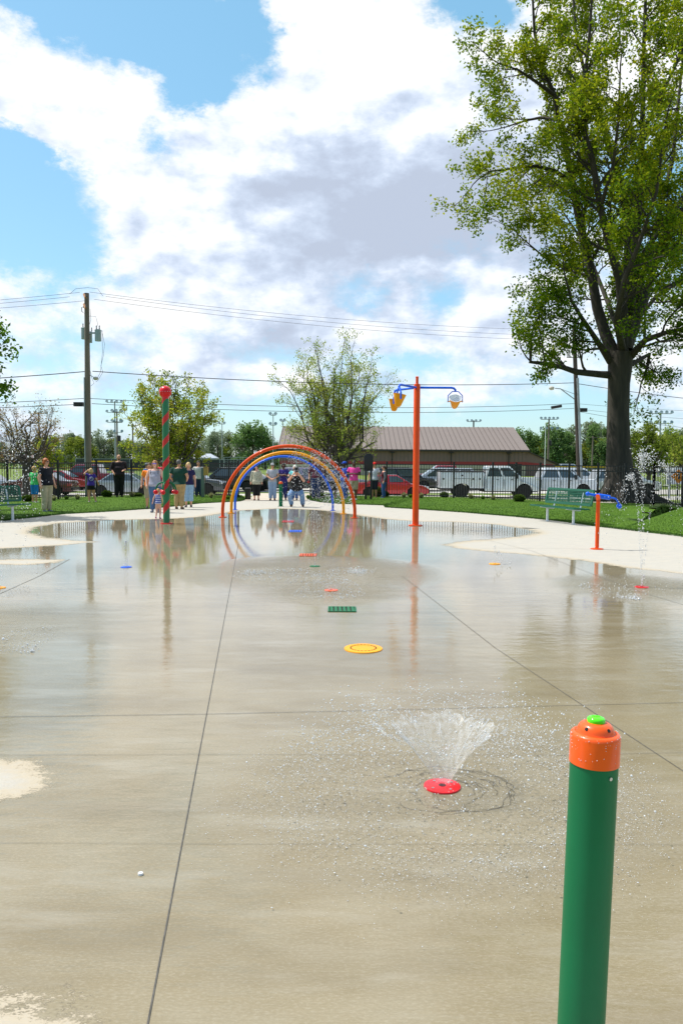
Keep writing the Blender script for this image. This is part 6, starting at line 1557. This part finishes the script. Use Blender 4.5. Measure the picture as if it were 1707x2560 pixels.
# ================================================================ water
def water_mat():
    mt = bpy.data.materials.new('water_drop'); nt, N, L, b = nodes_of(mt)
    b.inputs['Base Color'].default_value = (.93,.95,.98,1); b.inputs['Roughness'].default_value = .08; b.inputs['Transmission Weight'].default_value = .35; b.inputs['IOR'].default_value = 1.33
    b.inputs['Specular IOR Level'].default_value = 1; b.inputs['Coat Weight'].default_value = 1
    return mt
WM = water_mat()
def film_mat():
    mt = bpy.data.materials.new('water_film'); nt, N, L, b = nodes_of(mt)
    b.inputs['Base Color'].default_value = (.93,.95,.97,1); b.inputs['Roughness'].default_value = .15
    tc = N.new('ShaderNodeTexCoord'); mp = N.new('ShaderNodeMapping'); mp.inputs['Scale'].default_value = (9, 9, 2.2); nz = N.new('ShaderNodeTexNoise'); nz.inputs['Scale'].default_value = 5; nz.inputs['Detail'].default_value = 6
    L.new(tc.outputs['Object'], mp.inputs['Vector']); L.new(mp.outputs[0], nz.inputs['Vector'])
    mr = N.new('ShaderNodeMapRange'); mr.inputs[1].default_value = .35; mr.inputs[2].default_value = .70; mr.inputs[3].default_value = .06; mr.inputs[4].default_value = .28
    L.new(nz.outputs['Fac'], mr.inputs[0])
    tr = N.new('ShaderNodeBsdfTransparent'); mx = N.new('ShaderNodeMixShader'); L.new(mr.outputs[0], mx.inputs[0]); L.new(tr.outputs[0], mx.inputs[1]); L.new(b.outputs[0], mx.inputs[2])
    L.new(mx.outputs[0], N['Material Output'].inputs['Surface'])
    return mt
phi = (1+5**.5)/2
ICO = np.array([(-1,phi,0),(1,phi,0),(-1,-phi,0),(1,-phi,0),(0,-1,phi),(0,1,phi),(0,-1,-phi),(0,1,-phi),(phi,0,-1),(phi,0,1),(-phi,0,-1),(-phi,0,1)])/math.sqrt(1+phi*phi)
ICF = np.array([(0,11,5),(0,5,1),(0,1,7),(0,7,10),(0,10,11),(1,5,9),(5,11,4),(11,10,2),(10,7,6),(7,1,8),(3,9,4),(3,4,2),(3,2,6),(3,6,8),(3,8,9),(4,9,5),(2,4,11),(6,2,10),(8,6,7),(9,8,1)])
def drops(P, r, stretch=None):
    P = np.asarray(P); n = len(P); r = np.asarray(r)
    S = np.repeat(r[:, None], 3, 1)
    if stretch is not None: S = S*stretch
    V = P[:, None, :] + ICO[None]*S[:, None, :]
    Fc = (np.arange(n)[:, None, None]*12 + ICF[None]).reshape(-1, 3)
    return V.reshape(-1, 3), Fc
def drop_obj(name, P, r, label, cat='water spray', stretch=None, parent=None):
    V, Fc = drops(P, r, stretch); o = link(name, raw_mesh(name, V, Fc, WM, smooth=True), parent)
    if parent is None: tag(o, label, cat, kind='stuff')
    return o
def clumpy(n, k=9):  # angles with lumps and gaps
    c = nr.uniform(0, 6.283, k); return np.where(nr.random(n) < .45, c[nr.integers(0, k, n)]+nr.normal(0, .12, n), nr.uniform(0, 6.283, n))
# near cone
o = at(1105, 1965); o.z = .01
P = []; r = []
n = 4600; a = clumpy(n, 16); T_ = nr.beta(2.0, 1.6, n)*.56
vz = nr.normal(2.50, .17, n); vr = nr.normal(1.55, .34, n); z = vz*T_-4.9*T_**2; rad = .035+vr*T_
m_ = (T_ > .15) & (z > .004); wob = nr.normal(0, .012, (n, 3))*np.clip(T_*4, 0, 1)[:, None]
P = np.stack([o.x+rad*np.cos(a), o.y+rad*np.sin(a), z], 1)[m_] + wob[m_]; r_ = nr.lognormal(math.log(.0022), .45, n)[m_]
drop_obj('water_spray', P, np.clip(r_, .0007, .0055), 'white droplets thrown up and out by the near cone of water')
# the coherent sheet and its torn rim
mb = MB(); NN = 96; rings = []
Ts = np.linspace(0, .150, 14)
for i, T0 in enumerate(Ts):
    ring = []
    for j in range(NN):
        th = 2*math.pi*j/NN; e = 1+.05*math.sin(5*th+1)+.04*math.sin(11*th)+.03*math.sin(23*th+2); q = T0*(e if i > 8 else 1)
        rr_ = .030 + 1.42*q*(1+.02*math.sin(7*th)); ring.append((rr_*math.cos(th), rr_*math.sin(th), 2.62*q-4.9*q*q))
    rings.append(ring)
mb.v = [v for rg_ in rings for v in rg_]; mb.f = [(i*NN+j, i*NN+(j+1)%NN, (i+1)*NN+(j+1)%NN, (i+1)*NN+j) for i in range(len(Ts)-1) for j in range(NN)]; mb.m = [0]*len(mb.f)
t = thing('water_cone', o, 'flaring cone of water rising from the near red plate', 'water jet')
t['kind'] = 'stuff'
mb.build('sheet', film_mat(), t)
mb = MB()
for k in range(30):
    a0 = rnd.uniform(0, 6.28); ln = rnd.uniform(.10, .75); q0 = rnd.uniform(.105, .165); pts = []; nn = max(5, int(ln*22)); s1 = rnd.uniform(-.05, .06); f1 = rnd.uniform(0, 6)
    for i in range(nn):
        th = a0+ln*i/nn; q = q0+s1*i/nn*.6+.014*math.sin(f1+i*1.1)+rnd.gauss(0, .004); pts.append(((.03+1.40*q)*math.cos(th), (.03+1.40*q)*math.sin(th), 2.64*q-4.9*q*q+rnd.gauss(0, .004)))
    mb.tube(pts, [rnd.uniform(.0004, .0012) for _ in pts], 5)
for k in range(16):
    th = rnd.uniform(0, 6.28); q0 = rnd.uniform(.03, .12); q1_ = q0+rnd.uniform(.03, .12); pts = [((.031+1.42*q)*math.cos(th+dth), (.031+1.42*q)*math.sin(th+dth), 2.62*q-4.9*q*q) for q, dth in ((q0, 0), ((q0+q1_)/2, rnd.gauss(0, .03)), (q1_, rnd.gauss(0, .05)))]
    mb.tube(pts, [.0006, .0012, .0007], 4)
for k in range(26):
    a0 = rnd.choice((rnd.gauss(3.1, .5), rnd.gauss(.1, .5), rnd.uniform(0, 6.28))); ln = rnd.uniform(.05, .35); q0 = rnd.uniform(.15, .21); pts = []
    for i in range(7): q = q0+rnd.gauss(0, .006); th = a0+ln*i/7; pts.append(((.03+1.5*q)*math.cos(th), (.03+1.5*q)*math.sin(th), 2.5*q-4.9*q*q+rnd.gauss(0, .005)))
    mb.tube(pts, [rnd.uniform(.0005, .0016) for _ in pts], 5)
mb.build('filament', WM, t)
cap_ = [c for c in NEARB.children if c.name.startswith('cap')][0]
P = []; r_ = []; h_ = H0/1.005; c0_ = h_*.896; R2 = .0548*1.04
for k in range(80):
    th = rnd.uniform(-3.4, .4); zz = rnd.choice((rnd.gauss(.60, .05), rnd.uniform(.1, .6))) ; zz = min(.64, max(.05, zz)); P.append((R2*1.0*math.cos(th)*(.985 if zz > .61 else 1), R2*math.sin(th)*(.985 if zz > .61 else 1), c0_+.104*h_*zz)); r_.append(rnd.uniform(.0005, .0013))
V_, F_ = drops(np.array(P), np.array(r_)); wb = link('water_beads', raw_mesh('water_beads', V_, F_, WM, smooth=True), cap_); wb['kind'] = 'stuff'
# ring of splashing on the ground
n = 38000; a = nr.uniform(0, 6.283, n); rad = np.clip(nr.normal(.80, .20, n), .12, 1.35); u = nr.random(n) < .15; rad[u] = nr.uniform(.12, .9, u.sum())
clump = .5+.5*np.sin(a*7+rad*17)*np.sin(a*3-rad*29+1)
keep = (nr.random(n) < .35+.65*clump)
P = np.stack([o.x+rad*np.cos(a), o.y-.05+rad*.95*np.sin(a), np.abs(nr.normal(0, .012, n))+.001], 1)[keep]
drop_obj('water_splash', P, np.clip(nr.lognormal(math.log(.00092), .5, n)[keep], .0006, .0035), 'ring of sparkling splashes on the wet concrete round the near cone', stretch=np.array([1.3, 1.0, .45]))
# ripple rims near the plate: flat dark strips that paint their shade
mb = MB()
for k in range(18):
    r0 = rnd.uniform(.11, .30); a0 = rnd.uniform(-2.9, 1.6); ln = rnd.uniform(.5, 2.4); pts = []; nn = int(ln*16)+4
    for i in range(nn):
        th = a0+ln*i/nn; rr_ = r0*(1+.05*math.sin(th*5+k)+.03*math.sin(th*13+k*2))+rnd.gauss(0, .0012); pts.append((o.x+.01+rr_*math.cos(th)*1.15, o.y-.04+rr_*math.sin(th)*.95, .0028))
    for p_, q_ in zip(pts, pts[1:]):
        d_ = Vector((q_[0]-p_[0], q_[1]-p_[1], 0)); 
        if d_.length < 1e-5: continue
        s_ = Vector((-d_.y, d_.x, 0)).normalized()*rnd.uniform(.0006, .0019); mb.add([Vector(p_)-s_, Vector(q_)-s_, Vector(q_)+s_, Vector(p_)+s_], [(0,1,2,3)])
tag(mb.build('ripple', mat('ripple_shade', (.12,.105,.08), .25, var=.3), None, smooth=False), 'thin dark broken strips painting the shade of ripples round the near red plate', 'ripples', kind='stuff')

def jet(o, vx, vy, vz, n, size, label, Tmax=None, t0=0, spread=.02, name='water_jet', parent=None):
    Tf = 2*vz/9.8; Tm = Tmax or Tf; q = t0+(Tm-t0)*nr.random(n); jit = nr.normal(0, 1, (n, 3))*(spread*(.25+q/Tf*2))[:, None]
    P = np.stack([o.x+vx*q, o.y+vy*q, o.z+.01+vz*q-4.9*q*q], 1)+jit; P = P[P[:, 2] > .005]
    return P, nr.lognormal(math.log(size), .35, len(P))
def multi(lst, label, name='water_spray'):
    P = np.concatenate([a for a, b in lst]); r = np.concatenate([b for a, b in lst]); return drop_obj(name, P, np.clip(r, .0008, .016), label, 'water jet')
# tall fountain from the right red plate
o = at(1603, 1468)
multi([jet(o, -.12, .6, 5.3, 300, .0036, '', Tmax=.85, spread=.015), jet(o, -.02, .2, 5.75, 520, .0040, '', Tmax=.80, spread=.022), jet(o, .50, .3, 5.6, 300, .0038, '', Tmax=.95, spread=.016), jet(o, .75, .5, 5.5, 260, .0042, '', t0=.3, spread=.03), jet(o, -.24, .3, 5.25, 180, .0038, '', Tmax=.9, spread=.02),
       jet(o, 0, 0, 5.8, 200, .0052, '', t0=.42, Tmax=.80, spread=.05), jet(o, .25, .3, 1.6, 40, .004, '', spread=.004), jet(o, -.6, .2, 4.9, 90, .004, '', t0=.4, spread=.08)], 'tall white water jets rising from the red plate near the cannon')
# fountain at the left edge
o = at(2, 1470)
multi([jet(o, .05, .5, 6.0, 300, .0042, '', spread=.025), jet(o, -.5, .4, 6.1, 220, .0042, '', spread=.03), jet(o, .22, .6, 6.2, 240, .0048, '', t0=.35, Tmax=1.0, spread=.05), jet(o, .35, .3, 5.2, 160, .005, '', t0=.4, spread=.06)], 'tall spray of white drops at the left edge before the bench')
# fan of thin jets on the green plate
o = at(787, 1416)
multi([jet(o, vx, .1, vz, 130, .0030, '', spread=.0022) for vx, vz in ((-.20,3.9),(-.11,4.0),(-.03,4.05),(.05,4.0),(.12,3.9),(.20,3.8))], 'fan of thin dotted jets above the green plate')
o = at(316, 1418); multi([jet(o, vx, 0, 2.55, 70, .0038, '', spread=.003) for vx in (-.06, .05)] + [jet(o, 0, 0, 2.7, 30, .007, '', t0=.2, Tmax=.35, spread=.008)], 'small bubbling jet over the blue plate')
o = at(1236, 1410); multi([jet(o, .3, 0, 1.9, 60, .005, '', spread=.012), jet(o, .0, 0, 2.3, 30, .004, '', spread=.008)], 'small splash over the yellow plate by the dry tongue')
o = at(828, 1476); P = []
n = 420; a = nr.uniform(0, 6.283, n); q = nr.uniform(0, .30, n); vr = .55; P = np.stack([o.x+(.05+vr*q*2.0)*np.cos(a), o.y+(.05+vr*q*2.0)*np.sin(a), .01+1.45*q-4.9*q*q], 1); P = P[P[:, 2] > 0]
drop_obj('water_spray', P, nr.lognormal(math.log(.0032), .35, len(P)), 'low crown of droplets round the orange plate', 'water jet')
# splashes where distant jets land
def splash(px, py, wx, wy, n, size, label, hgt=.02):
    c = at(px, py); e = at(px+wx/2, py); rx = (e-c).length; ry = (at(px, py-wy/2)-c).length
    a = nr.uniform(0, 6.283, n); q = nr.random(n)**.5; cl = .5+.5*np.sin(a*5+q*9)
    k = nr.random(n) < .25+.75*cl
    P = np.stack([c.x+rx*q*np.cos(a), c.y+ry*q*np.sin(a), np.abs(nr.normal(0, hgt, n))+.002], 1)[k]
    return P, nr.lognormal(math.log(size), .45, len(P))
def splashes(lst, label): P = np.concatenate([a for a, b in lst]); r = np.concatenate([b for a, b in lst]); drop_obj('water_splash', P, r, label, 'water splash')
splashes([splash(700, 1440, 240, 34, 1500, .0032, ''), splash(880, 1430, 130, 22, 700, .0032, ''), splash(635, 1434, 60, 10, 260, .004, ''), splash(892, 1430, 50, 10, 240, .004, ''), splash(820, 1485, 190, 32, 900, .003, ''), splash(828, 1450, 70, 20, 260, .003, '', .05)], 'scattered sparkling splashes round the orange and green plates')
splashes([splash(1530, 1478, 150, 36, 420, .0035, ''), splash(1568, 1496, 60, 12, 200, .004, ''), splash(1640, 1475, 120, 40, 130, .003, '')], 'scattered splashes left of the right red plate')
splashes([splash(60, 1600, 140, 60, 330, .0026, ''), splash(30, 1480, 100, 26, 240, .003, ''), splash(75, 1625, 60, 20, 120, .003, '')], 'scattered splashes on the wet floor at the left side')
splashes([splash(1262, 1412, 34, 12, 90, .004, '', .05)], 'tiny splash right of the small yellow plate')
# drops falling from the arches
P = []; rr_ = []
for (Y, cx, r, top) in (A1, A2, A3):
    for k in range(26, 47, 1):
        ph = math.pi*k/48; x0 = cx-(r-.05)*math.cos(ph); z0 = .17+(top-.2)*math.sin(ph)
        for j in range(34):
            q = rnd.random()*math.sqrt(2*z0/9.8)*(1 if rnd.random() < .8 else .3); vx = -rnd.uniform(.15, .75); vy = rnd.gauss(-.1, .25)
            P.append((x0+vx*q+rnd.gauss(0,.012), Y+vy*q+rnd.gauss(0,.02)-.03, z0+.3*q-4.9*q*q)); rr_.append(rnd.lognormvariate(math.log(.0075), .35))
for j in range(420):
    k = rnd.uniform(31, 42); ph = math.pi*k/48; Y, cx, r, top = rnd.choice((A1, A1, A2)); P.append((cx-(r)*math.cos(ph)+rnd.gauss(-.05,.09), Y-.06+rnd.gauss(0,.05), .17+(top-.17)*math.sin(ph)+rnd.gauss(.0,.07))); rr_.append(rnd.lognormvariate(math.log(.0095), .35))
P = np.array(P); rr_ = np.array(rr_); k = P[:, 2] > .01
drop_obj('water_spray', P[k], np.clip(rr_[k], .003, .02), 'white drops falling from the right half of the spray arches')
# ---------------------------------------------------------------- bake remeshed bodies
if REM:
    dg = bpy.context.evaluated_depsgraph_get()
    news = []
    for o in REM:
        me = bpy.data.meshes.new_from_object(o.evaluated_get(dg), preserve_all_data_layers=False, depsgraph=dg)
        news.append((o, me))
    for o, me in news:
        mts = list(o.data.materials); o.modifiers.clear(); o.data = me
        if len(me.materials) == 0:
            for mt in mts: me.materials.append(mt)
        me.polygons.foreach_set('use_smooth', [True]*len(me.polygons)); me.update()
